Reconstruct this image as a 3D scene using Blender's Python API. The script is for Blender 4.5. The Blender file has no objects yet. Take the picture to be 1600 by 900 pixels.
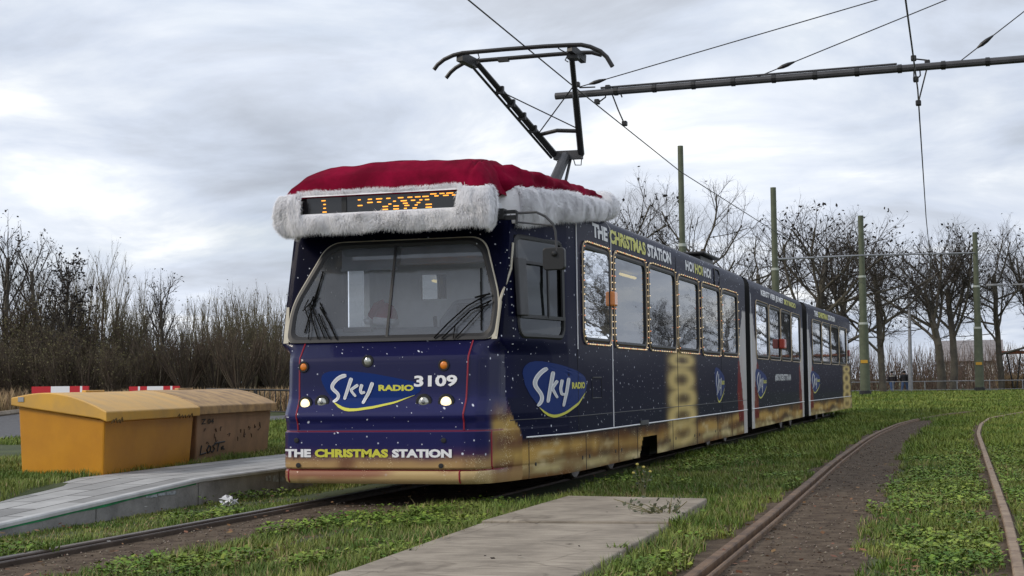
import bpy, bmesh, math, random
import numpy as np
from mathutils import Vector, Matrix
rng = np.random.default_rng(7); random.seed(7)
sc = bpy.context.scene
COL = sc.collection
# ------------------------------------------------------------------ camera
F, CX, CY, EYE = 2400.0, 800.0, 450.0, 1.15
YAW, PITCH, ROLL = math.radians(17.1936), math.radians(3.5542), -0.0135
_fw = np.array([-math.sin(YAW)*math.cos(PITCH), math.cos(YAW)*math.cos(PITCH), math.sin(PITCH)])
_r = np.array([math.cos(YAW), math.sin(YAW), 0.0]); _u = np.cross(_r, _fw)
CR = _r*math.cos(ROLL)+_u*math.sin(ROLL); CU = -_r*math.sin(ROLL)+_u*math.cos(ROLL)
cam_d = bpy.data.cameras.new('camera'); cam = bpy.data.objects.new('camera', cam_d); COL.objects.link(cam)
cam_d.sensor_width = 36.0; cam_d.lens = 36.0*F/1600.0; cam_d.clip_start = .1; cam_d.clip_end = 3000
cam.matrix_world = Matrix(((CR[0], CU[0], -_fw[0], 0), (CR[1], CU[1], -_fw[1], 0), (CR[2], CU[2], -_fw[2], EYE), (0, 0, 0, 1)))
sc.camera = cam
EYEP = np.array([0, 0, EYE])
def ray(px, py): return _fw + CR*(px-CX)/F - CU*(py-CY)/F
def at(px, py, axis, val):
    d = ray(px, py); return EYEP + d*((val-EYEP[axis])/d[axis])
def proj(p):
    d = np.asarray(p, float)-EYEP; z = d@_fw
    return 800+F*(d@CR)/z, 450-F*(d@CU)/z
# ------------------------------------------------------------------ world: overcast sky over a Nishita base, one soft sun
SUN_EL, SUN_DIR = math.radians(34), np.array([-0.75, -0.62])
world = bpy.data.worlds.new('World'); sc.world = world; world.use_nodes = True
wt = world.node_tree; wn = wt.nodes; wl = wt.links; wn.clear()
def wnode(t, **k):
    n = wn.new(t)
    for a, v in k.items(): setattr(n, a, v)
    return n
sky = wnode('ShaderNodeTexSky', sky_type='NISHITA', sun_disc=False)
sky.sun_elevation = SUN_EL; sky.sun_rotation = math.atan2(SUN_DIR[0], SUN_DIR[1]); sky.air_density = 1.2; sky.dust_density = 2.0
def wmath(op, a, b=None):
    n = wnode('ShaderNodeMath', operation=op)
    for i, x in enumerate((a, b)):
        if x is None: continue
        if hasattr(x, 'is_output'): wl.new(x, n.inputs[i])
        else: n.inputs[i].default_value = x
    return n.outputs[0]
tc = wnode('ShaderNodeTexCoord'); sp = wnode('ShaderNodeSeparateXYZ'); wl.new(tc.outputs['Generated'], sp.inputs[0])
zz = wmath('ADD', wmath('MAXIMUM', sp.outputs[2], 0.0), 0.16)
cb = wnode('ShaderNodeCombineXYZ')
wl.new(wmath('DIVIDE', sp.outputs[0], zz), cb.inputs[0]); wl.new(wmath('DIVIDE', sp.outputs[1], zz), cb.inputs[1])
def wnoise(scale, detail, rough, off, dist=0.0):
    m = wnode('ShaderNodeMapping'); m.inputs['Location'].default_value = off
    wl.new(cb.outputs[0], m.inputs[0])
    n = wnode('ShaderNodeTexNoise'); n.inputs['Scale'].default_value = scale; n.inputs['Detail'].default_value = detail
    n.inputs['Roughness'].default_value = rough; n.inputs['Distortion'].default_value = dist
    wl.new(m.outputs[0], n.inputs[0]); return n.outputs[0]
def wramp(fac, stops):
    r = wnode('ShaderNodeValToRGB'); el = r.color_ramp.elements
    el[0].position, el[0].color = stops[0][0], (*stops[0][1], 1); el[1].position, el[1].color = stops[-1][0], (*stops[-1][1], 1)
    for p, c in stops[1:-1]:
        e = el.new(p); e.color = (*c, 1)
    wl.new(fac, r.inputs[0]); return r.outputs[0]
def wmix(fac, a, b):
    n = wnode('ShaderNodeMix', data_type='RGBA')
    if hasattr(fac, 'is_output'): wl.new(fac, n.inputs[0])
    else: n.inputs[0].default_value = fac
    wl.new(a, n.inputs[6]); wl.new(b, n.inputs[7]); return n.outputs[2]
big = wramp(wnoise(1.45, 8, .56, (15.3, 2.2, 0), .35), [(.30, (3.6, 3.8, 4.25)), (.40, (4.3, 4.6, 5.15)), (.49, (5.15, 5.55, 6.3)), (.57, (6.1, 6.4, 6.9)), (.67, (8.2, 8.2, 8.1))])
soft = wramp(wnoise(.55, 5, .5, (9.1, 3.3, 0)), [(.38, (.80, .83, .87)), (.60, (1.1, 1.1, 1.1))])
mul = wnode('ShaderNodeMix', data_type='RGBA', blend_type='MULTIPLY'); mul.inputs[0].default_value = 1.0
wl.new(big, mul.inputs[6]); wl.new(soft, mul.inputs[7])
thin = wramp(wnoise(.8, 4, .5, (1.7, 8.2, 0)), [(.55, (0, 0, 0)), (.75, (.3, .3, .3))])
clouds = wmix(thin, mul.outputs[2], sky.outputs[0])
bg = wnode('ShaderNodeBackground'); bg.inputs[1].default_value = 0.132
wl.new(clouds, bg.inputs[0]); wo = wnode('ShaderNodeOutputWorld'); wl.new(bg.outputs[0], wo.inputs[0])
sun_d = bpy.data.lights.new('sun', 'SUN'); sun_d.energy = 1.5; sun_d.angle = math.radians(14); sun_d.color = (1, .9, .77)
sun = bpy.data.objects.new('sun', sun_d); COL.objects.link(sun)
_h = SUN_DIR/np.linalg.norm(SUN_DIR)*math.cos(SUN_EL)
sun.rotation_euler = Vector((_h[0], _h[1], math.sin(SUN_EL))).to_track_quat('Z', 'Y').to_euler()
sc.view_settings.view_transform = 'Standard'; sc.view_settings.look = 'None'; sc.view_settings.gamma = 1; sc.view_settings.exposure = 0.12
sc.view_settings.use_curve_mapping = False
sc.cycles.max_bounces = 8; sc.cycles.transparent_max_bounces = 16

# ------------------------------------------------------------------ materials
def mat(name, color, rough=.6, metal=0.0, coat=0.0, emit=None, estr=0.0, var=0.0, vscale=4.0, color2=None, bump=0.0, bscale=40.0, spec=.5, island=0.0, sheen=0.0, c2range=(.4, .65)):
    m = bpy.data.materials.new(name); m.use_nodes = True; nt = m.node_tree; b = nt.nodes['Principled BSDF']
    b.inputs['Roughness'].default_value = rough; b.inputs['Metallic'].default_value = metal
    b.inputs['Coat Weight'].default_value = coat; b.inputs['Coat Roughness'].default_value = .06
    b.inputs['Specular IOR Level'].default_value = spec
    if sheen: b.inputs['Sheen Weight'].default_value = sheen; b.inputs['Sheen Roughness'].default_value = .4
    b.inputs['Base Color'].default_value = (*color, 1)
    t = nt.nodes.new('ShaderNodeTexCoord')
    out = None
    if color2 is not None or var:
        n = nt.nodes.new('ShaderNodeTexNoise'); n.inputs['Scale'].default_value = vscale; n.inputs['Detail'].default_value = 8; n.inputs['Roughness'].default_value = .62
        nt.links.new(t.outputs['Object'], n.inputs[0])
        c2 = color2 if color2 is not None else tuple(min(1, c*(1+var)) for c in color)
        c1 = color if color2 is not None else tuple(c*(1-var) for c in color)
        r = nt.nodes.new('ShaderNodeValToRGB'); r.color_ramp.elements[0].position = c2range[0]; r.color_ramp.elements[1].position = c2range[1]
        r.color_ramp.elements[0].color = (*c1, 1); r.color_ramp.elements[1].color = (*c2, 1)
        nt.links.new(n.outputs[0], r.inputs[0]); out = r.outputs[0]
        nt.links.new(out, b.inputs['Base Color'])
    if island:
        g = nt.nodes.new('ShaderNodeNewGeometry'); h = nt.nodes.new('ShaderNodeHueSaturation')
        mr = nt.nodes.new('ShaderNodeMapRange'); mr.inputs[3].default_value = 1-island; mr.inputs[4].default_value = 1+island
        nt.links.new(g.outputs['Random Per Island'], mr.inputs[0]); nt.links.new(mr.outputs[0], h.inputs['Value'])
        mr2 = nt.nodes.new('ShaderNodeMapRange'); mr2.inputs[3].default_value = .5-.05*island; mr2.inputs[4].default_value = .5+.05*island
        mm = nt.nodes.new('ShaderNodeMath'); mm.operation = 'FRACT'; m2 = nt.nodes.new('ShaderNodeMath'); m2.operation = 'MULTIPLY'; m2.inputs[1].default_value = 37.7
        nt.links.new(g.outputs['Random Per Island'], m2.inputs[0]); nt.links.new(m2.outputs[0], mm.inputs[0]); nt.links.new(mm.outputs[0], mr2.inputs[0]); nt.links.new(mr2.outputs[0], h.inputs['Hue'])
        if out: nt.links.new(out, h.inputs['Color'])
        else: h.inputs['Color'].default_value = (*color, 1)
        nt.links.new(h.outputs[0], b.inputs['Base Color'])
    if bump:
        n = nt.nodes.new('ShaderNodeTexNoise'); n.inputs['Scale'].default_value = bscale; n.inputs['Detail'].default_value = 6
        nt.links.new(t.outputs['Object'], n.inputs[0])
        bp = nt.nodes.new('ShaderNodeBump'); bp.inputs['Strength'].default_value = bump; bp.inputs['Distance'].default_value = .02
        nt.links.new(n.outputs[0], bp.inputs['Height']); nt.links.new(bp.outputs[0], b.inputs['Normal'])
    if emit is not None:
        b.inputs['Emission Color'].default_value = (*emit, 1); b.inputs['Emission Strength'].default_value = estr
    return m
def glass_mat(name, tint, ior=1.6, wav=0.0, sky_haze=0.0):
    m = bpy.data.materials.new(name); m.use_nodes = True; nt = m.node_tree; nt.nodes.clear()
    o = nt.nodes.new('ShaderNodeOutputMaterial'); mx = nt.nodes.new('ShaderNodeMixShader'); t = nt.nodes.new('ShaderNodeBsdfTransparent'); t.inputs[0].default_value = (*tint, 1)
    g = nt.nodes.new('ShaderNodeBsdfGlossy'); g.inputs['Roughness'].default_value = .015; g.inputs['Color'].default_value = (.95, .97, 1, 1)
    f = nt.nodes.new('ShaderNodeFresnel'); f.inputs[0].default_value = ior
    if wav:
        tc_ = nt.nodes.new('ShaderNodeTexCoord'); mp = nt.nodes.new('ShaderNodeMapping'); mp.inputs['Scale'].default_value = (1, 1.2, 5)
        n = nt.nodes.new('ShaderNodeTexNoise'); n.inputs['Scale'].default_value = 2.0; n.inputs['Detail'].default_value = 2
        bp = nt.nodes.new('ShaderNodeBump'); bp.inputs['Strength'].default_value = wav; bp.inputs['Distance'].default_value = .01
        nt.links.new(tc_.outputs['Object'], mp.inputs[0]); nt.links.new(mp.outputs[0], n.inputs[0]); nt.links.new(n.outputs[0], bp.inputs['Height']); nt.links.new(bp.outputs[0], g.inputs['Normal'])
    nt.links.new(f.outputs[0], mx.inputs[0]); nt.links.new(t.outputs[0], mx.inputs[1]); nt.links.new(g.outputs[0], mx.inputs[2])
    if sky_haze:  # pale diffuse veil painted into the glass in place of reflected sky
        df = nt.nodes.new('ShaderNodeBsdfDiffuse'); df.inputs[0].default_value = (.62, .65, .70, 1); m2 = nt.nodes.new('ShaderNodeMixShader'); tc2 = nt.nodes.new('ShaderNodeTexCoord')
        n2 = nt.nodes.new('ShaderNodeTexNoise'); n2.inputs['Scale'].default_value = 2.5; n2.inputs['Detail'].default_value = 7; mr = nt.nodes.new('ShaderNodeMapRange'); mr.inputs[1].default_value = .3; mr.inputs[2].default_value = .7; mr.inputs[3].default_value = sky_haze*.7; mr.inputs[4].default_value = sky_haze*1.3
        nt.links.new(tc2.outputs['Object'], n2.inputs[0]); nt.links.new(n2.outputs[0], mr.inputs[0]); nt.links.new(mr.outputs[0], m2.inputs[0]); nt.links.new(mx.outputs[0], m2.inputs[1]); nt.links.new(df.outputs[0], m2.inputs[2]); nt.links.new(m2.outputs[0], o.inputs[0])
    else: nt.links.new(mx.outputs[0], o.inputs[0])
    return m
def fur_mat(name, color):
    m = bpy.data.materials.new(name); m.use_nodes = True; nt = m.node_tree; nt.nodes.clear(); o = nt.nodes.new('ShaderNodeOutputMaterial'); mx = nt.nodes.new('ShaderNodeMixShader'); mx.inputs[0].default_value = .42
    d = nt.nodes.new('ShaderNodeBsdfDiffuse'); t = nt.nodes.new('ShaderNodeBsdfTranslucent'); d.inputs[0].default_value = (*color, 1); t.inputs[0].default_value = (*color, 1)
    nt.links.new(d.outputs[0], mx.inputs[1]); nt.links.new(t.outputs[0], mx.inputs[2]); nt.links.new(mx.outputs[0], o.inputs[0]); return m
def livery_mat(name, coat, cior, spec):
    m = bpy.data.materials.new(name); m.use_nodes = True; nt = m.node_tree; N = nt.nodes; L = nt.links; b = N['Principled BSDF']
    b.inputs['Roughness'].default_value = .42; b.inputs['Specular IOR Level'].default_value = spec; b.inputs['Coat Weight'].default_value = coat; b.inputs['Coat Roughness'].default_value = .07; b.inputs['Coat IOR'].default_value = cior
    a = N.new('ShaderNodeAttribute'); a.attribute_name = 'paint'; t = N.new('ShaderNodeTexCoord')
    def mth(op, x, y=None):
        n = N.new('ShaderNodeMath'); n.operation = op
        for i, v in enumerate((x, y)):
            if v is None: continue
            if hasattr(v, 'is_output'): L.new(v, n.inputs[i])
            else: n.inputs[i].default_value = v
        return n.outputs[0]
    sx_ = N.new('ShaderNodeSeparateXYZ'); L.new(t.outputs['Object'], sx_.inputs[0]); cx_ = N.new('ShaderNodeCombineXYZ')
    L.new(mth('ADD', sx_.outputs[0], sx_.outputs[1]), cx_.inputs[0]); L.new(sx_.outputs[2], cx_.inputs[1]); flat = cx_.outputs[0]
    def stars(scale, r0, r1, power, loc):
        mp = N.new('ShaderNodeMapping'); mp.inputs['Location'].default_value = loc; L.new(flat, mp.inputs[0])
        v = N.new('ShaderNodeTexVoronoi'); v.voronoi_dimensions = '2D'; v.inputs['Scale'].default_value = scale; L.new(mp.outputs[0], v.inputs[0])
        s = N.new('ShaderNodeSeparateColor'); L.new(v.outputs['Color'], s.inputs[0])
        rad = mth('ADD', r0, mth('MULTIPLY', mth('POWER', s.outputs[0], power), r1))
        q = mth('DIVIDE', mth('SUBTRACT', rad, v.outputs['Distance']), mth('MULTIPLY', rad, .6))
        n = N.new('ShaderNodeClamp'); L.new(q, n.inputs[0]); return n.outputs[0]
    s1 = stars(6.5, 0.0, .108, 2.7, (3, 1, 2)); s2 = stars(9.0, 0.0, .10, 3.5, (0, 5, 7))
    st = mth('MULTIPLY', mth('MAXIMUM', s1, mth('MULTIPLY', s2, .7)), a.outputs['Alpha'])
    # sparkle grains in the golden print
    gl = mth('MULTIPLY', stars(55.0, 0.0, .42, 1.6, (0, 0, 0)), mth('SUBTRACT', 1.0, a.outputs['Alpha']))
    n3 = N.new('ShaderNodeTexNoise'); n3.inputs['Scale'].default_value = 5.0; L.new(t.outputs['Object'], n3.inputs[0])
    gl = mth('MULTIPLY', gl, mth('MULTIPLY', mth('MAXIMUM', mth('SUBTRACT', n3.outputs[0], .5), 0.0), 6.0))
    mx = N.new('ShaderNodeMix'); mx.data_type = 'RGBA'; L.new(st, mx.inputs[0]); L.new(a.outputs['Color'], mx.inputs[6]); mx.inputs[7].default_value = (.75, .78, .9, 1)
    m2 = N.new('ShaderNodeMix'); m2.data_type = 'RGBA'; L.new(mth('MINIMUM', gl, 1.0), m2.inputs[0]); L.new(mx.outputs[2], m2.inputs[6]); m2.inputs[7].default_value = (.8, .68, .42, 1)
    L.new(m2.outputs[2], b.inputs['Base Color'])
    # faint panel ripple so that reflections are not mirror straight
    n4 = N.new('ShaderNodeTexNoise'); n4.inputs['Scale'].default_value = 1.6; L.new(t.outputs['Object'], n4.inputs[0])
    bp = N.new('ShaderNodeBump'); bp.inputs['Strength'].default_value = .12; bp.inputs['Distance'].default_value = .03
    L.new(n4.outputs[0], bp.inputs['Height']); L.new(bp.outputs[0], b.inputs['Coat Normal'])
    return m
M = dict(
    wrap=livery_mat('starry_wrap', .10, 1.24, .02), nosewrap=livery_mat('glossy_nose_wrap', .55, 1.36, .1),
    rubber=mat('black_rubber', (.012, .012, .014), .5), black=mat('black_metal', (.012, .012, .013), .45), darkgrey=mat('dark_grey_paint', (.05, .05, .055), .5, var=.2),
    cream=mat('cream_paint', (.50, .46, .37), .4, var=.1), grey=mat('grey_paint', (.22, .23, .25), .5, var=.1), under=mat('dirty_underframe', (.02, .019, .018), .85, var=.4),
    roofm=mat('weathered_roof_paint', (.10, .105, .12), .45, var=.25, vscale=2.0),
    glass=glass_mat('window_glass', (.24, .25, .25), 1.6, .05, .045), wglass=glass_mat('windscreen_glass', (.92, .95, .97), 1.9, 0, .095), cabglass=glass_mat('cab_window_glass', (.20, .22, .20), 1.4),
    interior=mat('saloon_lining', (.42, .43, .44), .7, var=.08), lining=mat('cab_lining', (.74, .76, .80), .7, var=.06), seat=mat('dark_blue_seat_cloth', (.03, .04, .09), .9, var=.3), dash=mat('grey_dash', (.26, .27, .31), .6, var=.15),
    white=mat('white_vinyl', (.82, .82, .84), .4), silver=mat('silver_vinyl', (.55, .57, .60), .35), yellow=mat('lime_yellow_vinyl', (.62, .60, .06), .4), logo=mat('logo_blue_vinyl', (.006, .027, .15), .5, spec=.1),
    red_line=mat('red_seam', (.28, .012, .03), .4), amber=mat('amber_lens', (.75, .22, .02), .25, coat=.6), red_lens=mat('red_lens', (.5, .05, .02), .3, coat=.4),
    lens_on=mat('lit_lamp', (1, .9, .6), .2, emit=(1, .78, .38), estr=1.3), lens=mat('lamp_lens', (.5, .5, .46), .12, metal=.6, coat=1), chrome=mat('lamp_rim', (.25, .25, .25), .25, metal=.9),
    led=mat('amber_led', (.8, .3, .03), .4, emit=(1, .40, .05), estr=1.5), tube=mat('lit_tube', (1, .8, .3), .4, emit=(1, .74, .22), estr=2.2),
    bulb=mat('fairy_bulb', (1, .8, .5), .3, emit=(1, .74, .42), estr=.75), bulb2=mat('orange_fairy_bulb', (1, .4, .2), .3, emit=(1, .36, .16), estr=.7), halo=mat('light_string_tube', (.6, .47, .3), .4),
    velvet=mat('red_velvet', (.18, .0025, .022), .9, spec=.08, var=.3, vscale=3.0, bump=.5, bscale=9.0), fur=fur_mat('white_fur', (.955, .95, .965)), furcore=mat('fur_backing', (.88, .87, .89), .95),
    rail=mat('worn_steel_rail', (.10, .075, .06), .4, metal=.5, color2=(.055, .04, .032), vscale=3), rust_pale=mat('pale_rusty_rail', (.30, .215, .14), .7, color2=(.17, .11, .07), vscale=7.0, bump=.3), rust=mat('rusty_rail', (.20, .128, .078), .65, spec=.2, color2=(.10, .066, .046), vscale=5.0, bump=.3),
    concrete=mat('weathered_concrete', (.35, .30, .24), .85, color2=(.22, .185, .145), vscale=2.6, bump=.25, bscale=60), concwall=mat('stained_concrete', (.30, .29, .28), .9, color2=(.17, .165, .16), vscale=2.2, bump=.3),
    kerb=mat('pale_kerb', (.46, .46, .455), .8, var=.12), green=mat('green_paint', (.02, .22, .08), .7, var=.3),
    bin=mat('yellow_plastic', (.58, .255, .012), .45, color2=(.50, .21, .012), vscale=2.0, bump=.1, bscale=120), bin_old=mat('faded_plastic', (.37, .215, .118), .65, color2=(.25, .15, .085), vscale=3.0, bump=.1),
    lid_new=mat('yellow_lid', (.66, .36, .05), .5, color2=(.52, .30, .07), vscale=2.5), lid_old=mat('weathered_lid', (.50, .31, .13), .7, color2=(.26, .16, .08), vscale=5.0), ink=mat('black_ink', (.01, .01, .012), .6),
    barrier_r=mat('red_sheeting', (.5, .01, .02), .4), barrier_w=mat('white_sheeting', (.8, .8, .82), .4),
    pole=mat('grey_green_paint', (.090, .104, .062), .6, var=.18, vscale=3.0), tag=mat('yellow_tag', (.5, .27, .02), .5), band=mat('pale_band', (.42, .45, .40), .6), galv=mat('galvanised_steel', (.3, .3, .31), .5, metal=.4, var=.15), wire=mat('copper_wire', (.015, .014, .014), .5),
    bark=mat('grey_bark', (.075, .064, .052), .9, color2=(.13, .115, .085), vscale=2.0, bump=.5), twig=mat('dark_twigs', (.052, .042, .033), .9, island=.3), twig_b=mat('brown_twigs', (.088, .066, .046), .9, island=.35), twig_o=mat('olive_twigs', (.135, .115, .07), .9, island=.4), leafdark=mat('withered_leaves', (.016, .012, .009), .8, island=.4), leafol=mat('late_olive_leaves', (.12, .105, .045), .8, island=.4),
    reed=mat('dry_reed', (.36, .255, .145), .9, island=.3), thick=mat('reddish_thicket_stems', (.165, .115, .085), .95, island=.4),
    asphalt=mat('asphalt', (.10, .10, .105), .9, var=.2, vscale=8, bump=.2, bscale=200), pathm=mat('pale_path', (.42, .40, .37), .9, var=.12),
    rustbeam=mat('rust_red_timber', (.30, .10, .045), .7), brick=mat('brown_brick', (.22, .14, .10), .9, var=.25, vscale=6), housew=mat('pale_render', (.52, .50, .47), .8, var=.08), rooft=mat('grey_roof_tile', (.24, .22, .22), .8, var=.2), hglass=mat('house_window', (.05, .06, .07), .1),
    skin=mat('skin', (.5, .32, .24), .6), jeans=mat('blue_denim', (.06, .10, .2), .9), coat=mat('black_coat', (.012, .012, .016), .85), coat2=mat('dark_coat', (.035, .028, .03), .85), pale=mat('beige_cloth', (.5, .45, .38), .9), hair=mat('dark_hair', (.012, .009, .008), .8),
    litter=mat('white_plastic', (.7, .7, .72), .5), daisy=mat('white_petals', (.8, .8, .75), .7), stemm=mat('weed_stem', (.16, .14, .06), .8),
)

def concrete_detail(m, rot):
    nt = m.node_tree; N = nt.nodes; L = nt.links; b = N['Principled BSDF']; src = b.inputs['Base Color'].links[0].from_socket
    t = N.new('ShaderNodeTexCoord'); mp = N.new('ShaderNodeMapping'); mp.inputs['Scale'].default_value = (26, 2.2, 1) if rot else (2.2, 26, 1); L.new(t.outputs['Object'], mp.inputs[0])
    n = N.new('ShaderNodeTexNoise'); n.inputs['Scale'].default_value = 1.0; n.inputs['Detail'].default_value = 5; L.new(mp.outputs[0], n.inputs[0])
    r = N.new('ShaderNodeValToRGB'); r.color_ramp.elements[0].position = .32; r.color_ramp.elements[0].color = (.62, .60, .57, 1); r.color_ramp.elements[1].position = .62; r.color_ramp.elements[1].color = (1.08, 1.08, 1.06, 1); L.new(n.outputs[0], r.inputs[0])
    x = N.new('ShaderNodeMix'); x.data_type = 'RGBA'; x.blend_type = 'MULTIPLY'; x.inputs[0].default_value = .8; L.new(src, x.inputs[6]); L.new(r.outputs[0], x.inputs[7])
    d = N.new('ShaderNodeTexNoise'); d.inputs['Scale'].default_value = 3; d.inputs['Detail'].default_value = 6; L.new(t.outputs['Object'], d.inputs[0])
    ad = N.new('ShaderNodeMix'); ad.data_type = 'RGBA'; ad.inputs[0].default_value = .12; L.new(t.outputs['Object'], ad.inputs[6]); L.new(d.outputs['Color'], ad.inputs[7])
    v = N.new('ShaderNodeTexVoronoi'); v.feature = 'DISTANCE_TO_EDGE'; v.inputs['Scale'].default_value = 1.1; L.new(ad.outputs[2], v.inputs[0])
    r2 = N.new('ShaderNodeValToRGB'); r2.color_ramp.elements[0].position = .0; r2.color_ramp.elements[0].color = (.45, .42, .38, 1); r2.color_ramp.elements[1].position = .012; r2.color_ramp.elements[1].color = (1, 1, 1, 1); L.new(v.outputs['Distance'], r2.inputs[0])
    y = N.new('ShaderNodeMix'); y.data_type = 'RGBA'; y.blend_type = 'MULTIPLY'; y.inputs[0].default_value = .6; L.new(x.outputs[2], y.inputs[6]); L.new(r2.outputs[0], y.inputs[7])
    L.new(y.outputs[2], b.inputs['Base Color'])
concrete_detail(M['concrete'], False)
# ------------------------------------------------------------------ object helpers
ORG = {}
def tag(o, label, cat, group=None, kind=None):
    if label: o['label'] = label
    if cat: o['category'] = cat
    if group: o['group'] = group
    if kind: o['kind'] = kind
    return o
def empty(name, loc, label, cat, group=None):
    o = bpy.data.objects.new(name, None); COL.objects.link(o); o.location = loc; o.empty_display_size = .3
    ORG[o.name] = np.array(loc, float); return tag(o, label, cat, group)
def link_mesh(name, me, mats, parent=None, origin=None, smooth=False):
    for m in (mats if isinstance(mats, (list, tuple)) else [mats]): me.materials.append(M[m] if isinstance(m, str) else m)
    o = bpy.data.objects.new(name, me); COL.objects.link(o)
    if parent is not None:
        o.parent = parent; org = ORG[parent.name]; ORG[o.name] = org
    else:
        org = np.zeros(3) if origin is None else np.array(origin, float); o.location = org; ORG[o.name] = org
    n = len(me.vertices)
    if n and np.any(org):
        co = np.empty(n*3, np.float32); me.vertices.foreach_get('co', co); co = (co.reshape(-1, 3)-org).ravel().astype(np.float32); me.vertices.foreach_set('co', co)
    if smooth: me.polygons.foreach_set('use_smooth', np.ones(len(me.polygons), bool))
    me.update(); return o
def np_mesh(name, V, Fc, mi=None):
    """V (n,3); Fc (m,k) one face size. Fast."""
    me = bpy.data.meshes.new(name); V = np.ascontiguousarray(V, np.float32); Fc = np.ascontiguousarray(Fc, np.int32); k = Fc.shape[1]
    me.vertices.add(len(V)); me.vertices.foreach_set('co', V.ravel()); me.loops.add(Fc.size); me.loops.foreach_set('vertex_index', Fc.ravel())
    me.polygons.add(len(Fc)); me.polygons.foreach_set('loop_start', np.arange(0, Fc.size, k, dtype=np.int32)); me.polygons.foreach_set('loop_total', np.full(len(Fc), k, np.int32))
    if mi is not None: me.polygons.foreach_set('material_index', np.ascontiguousarray(mi, np.int32))
    me.update(calc_edges=True); return me
class MB:
    def __init__(s): s.v = []; s.f = []; s.m = []; s.cur = 0
    def mi(s, i): s.cur = i; return s
    def add(s, vs, fs):
        b = len(s.v); s.v += [tuple(map(float, v)) for v in vs]
        for f in fs: s.f.append([b+i for i in f]); s.m.append(s.cur)
        return s
    def box(s, c, d, ax=None):
        ax = ax or (np.array([1., 0, 0]), np.array([0, 1., 0]), np.array([0, 0, 1.])); c = np.array(c, float); h = np.array(d, float)/2
        vs = [c+ax[0]*h[0]*i+ax[1]*h[1]*j+ax[2]*h[2]*k for i in (-1, 1) for j in (-1, 1) for k in (-1, 1)]
        return s.add(vs, [(0, 1, 3, 2), (4, 6, 7, 5), (0, 4, 5, 1), (2, 3, 7, 6), (0, 2, 6, 4), (1, 5, 7, 3)])
    def bar(s, a, b, w, h=None, up=(0, 0, 1)):
        a = np.array(a, float); b = np.array(b, float); d = b-a; L = np.linalg.norm(d); d /= L; x = np.cross(d, up)
        if np.linalg.norm(x) < 1e-4: x = np.cross(d, (1, 0, 0))
        x /= np.linalg.norm(x); y = np.cross(x, d); return s.box((a+b)/2, (w, L, h or w), (x, d, y))
    def tube(s, pts, r, n=8, caps=True):
        P = [np.array(p, float) for p in pts]; R = [r]*len(P) if np.isscalar(r) else list(r); vs = []; fs = []; prev = None
        for i, p in enumerate(P):
            d = (P[min(i+1, len(P)-1)]-P[max(i-1, 0)]); d = d/(np.linalg.norm(d)+1e-9)
            if prev is None:
                x = np.cross(d, (0, 0, 1) if abs(d[2]) < .9 else (1, 0, 0))
            else: x = prev-d*(prev@d)
            x = x/(np.linalg.norm(x)+1e-9); prev = x; y = np.cross(d, x)
            vs += [p+(x*math.cos(2*math.pi*k/n)+y*math.sin(2*math.pi*k/n))*R[i] for k in range(n)]
        for i in range(len(P)-1):
            for k in range(n): fs.append((i*n+k, i*n+(k+1) % n, (i+1)*n+(k+1) % n, (i+1)*n+k))
        if caps: fs += [tuple(range(n))[::-1], tuple((len(P)-1)*n+k for k in range(n))]
        return s.add(vs, fs)
    def lathe(s, c, axis, prof, n=20):
        """prof: (distance along axis, radius)."""
        c = np.array(c, float); a = np.array(axis, float); a /= np.linalg.norm(a)
        x = np.cross(a, (0, 0, 1) if abs(a[2]) < .9 else (1, 0, 0)); x /= np.linalg.norm(x); y = np.cross(a, x); vs = []; fs = []
        for d, r in prof: vs += [c+a*d+(x*math.cos(2*math.pi*k/n)+y*math.sin(2*math.pi*k/n))*r for k in range(n)]
        for i in range(len(prof)-1):
            for k in range(n): fs.append((i*n+k, i*n+(k+1) % n, (i+1)*n+(k+1) % n, (i+1)*n+k))
        fs += [tuple(range(n))[::-1], tuple((len(prof)-1)*n+k for k in range(n))]
        return s.add(vs, fs)
    def prism(s, poly, d):
        """poly: 3d loop, extruded by vector d."""
        n = len(poly); P = [np.array(p, float) for p in poly]; d = np.array(d, float)
        return s.add(P+[p+d for p in P], [tuple(range(n))[::-1], tuple(range(n, 2*n))]+[(i, (i+1) % n, n+(i+1) % n, n+i) for i in range(n)])
    def build(s, name, mats, parent=None, origin=None, smooth=False, bevel=0.0):
        me = bpy.data.meshes.new(name); me.from_pydata(s.v, [], s.f); me.polygons.foreach_set('material_index', np.array(s.m, np.int32))
        bm = bmesh.new(); bm.from_mesh(me); bmesh.ops.recalc_face_normals(bm, faces=bm.faces); bm.to_mesh(me); bm.free()
        o = link_mesh(name, me, mats, parent, origin, smooth)
        if bevel:
            b = o.modifiers.new('bevel', 'BEVEL'); b.width = bevel; b.segments = 2; b.limit_method = 'ANGLE'; b.angle_limit = math.radians(40)
        return o
def struct(o): o['kind'] = 'structure'; return o
def dup(root, loc, rz=0.0, sc_=None, label=None, name=None):
    r = root.copy(); COL.objects.link(r); r.location = loc; r.rotation_euler = (0, 0, rz)
    if sc_ is not None: r.scale = sc_ if hasattr(sc_, '__len__') else (sc_,)*3
    if label: r['label'] = label
    for ch in list(root.children):
        c = ch.copy(); COL.objects.link(c); c.parent = r
        for g in list(ch.children):
            d = g.copy(); COL.objects.link(d); d.parent = c
    return r
def sstep(x, a, b): t = np.clip((np.asarray(x, float)-a)/(b-a), 0, 1); return t*t*(3-2*t)
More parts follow.
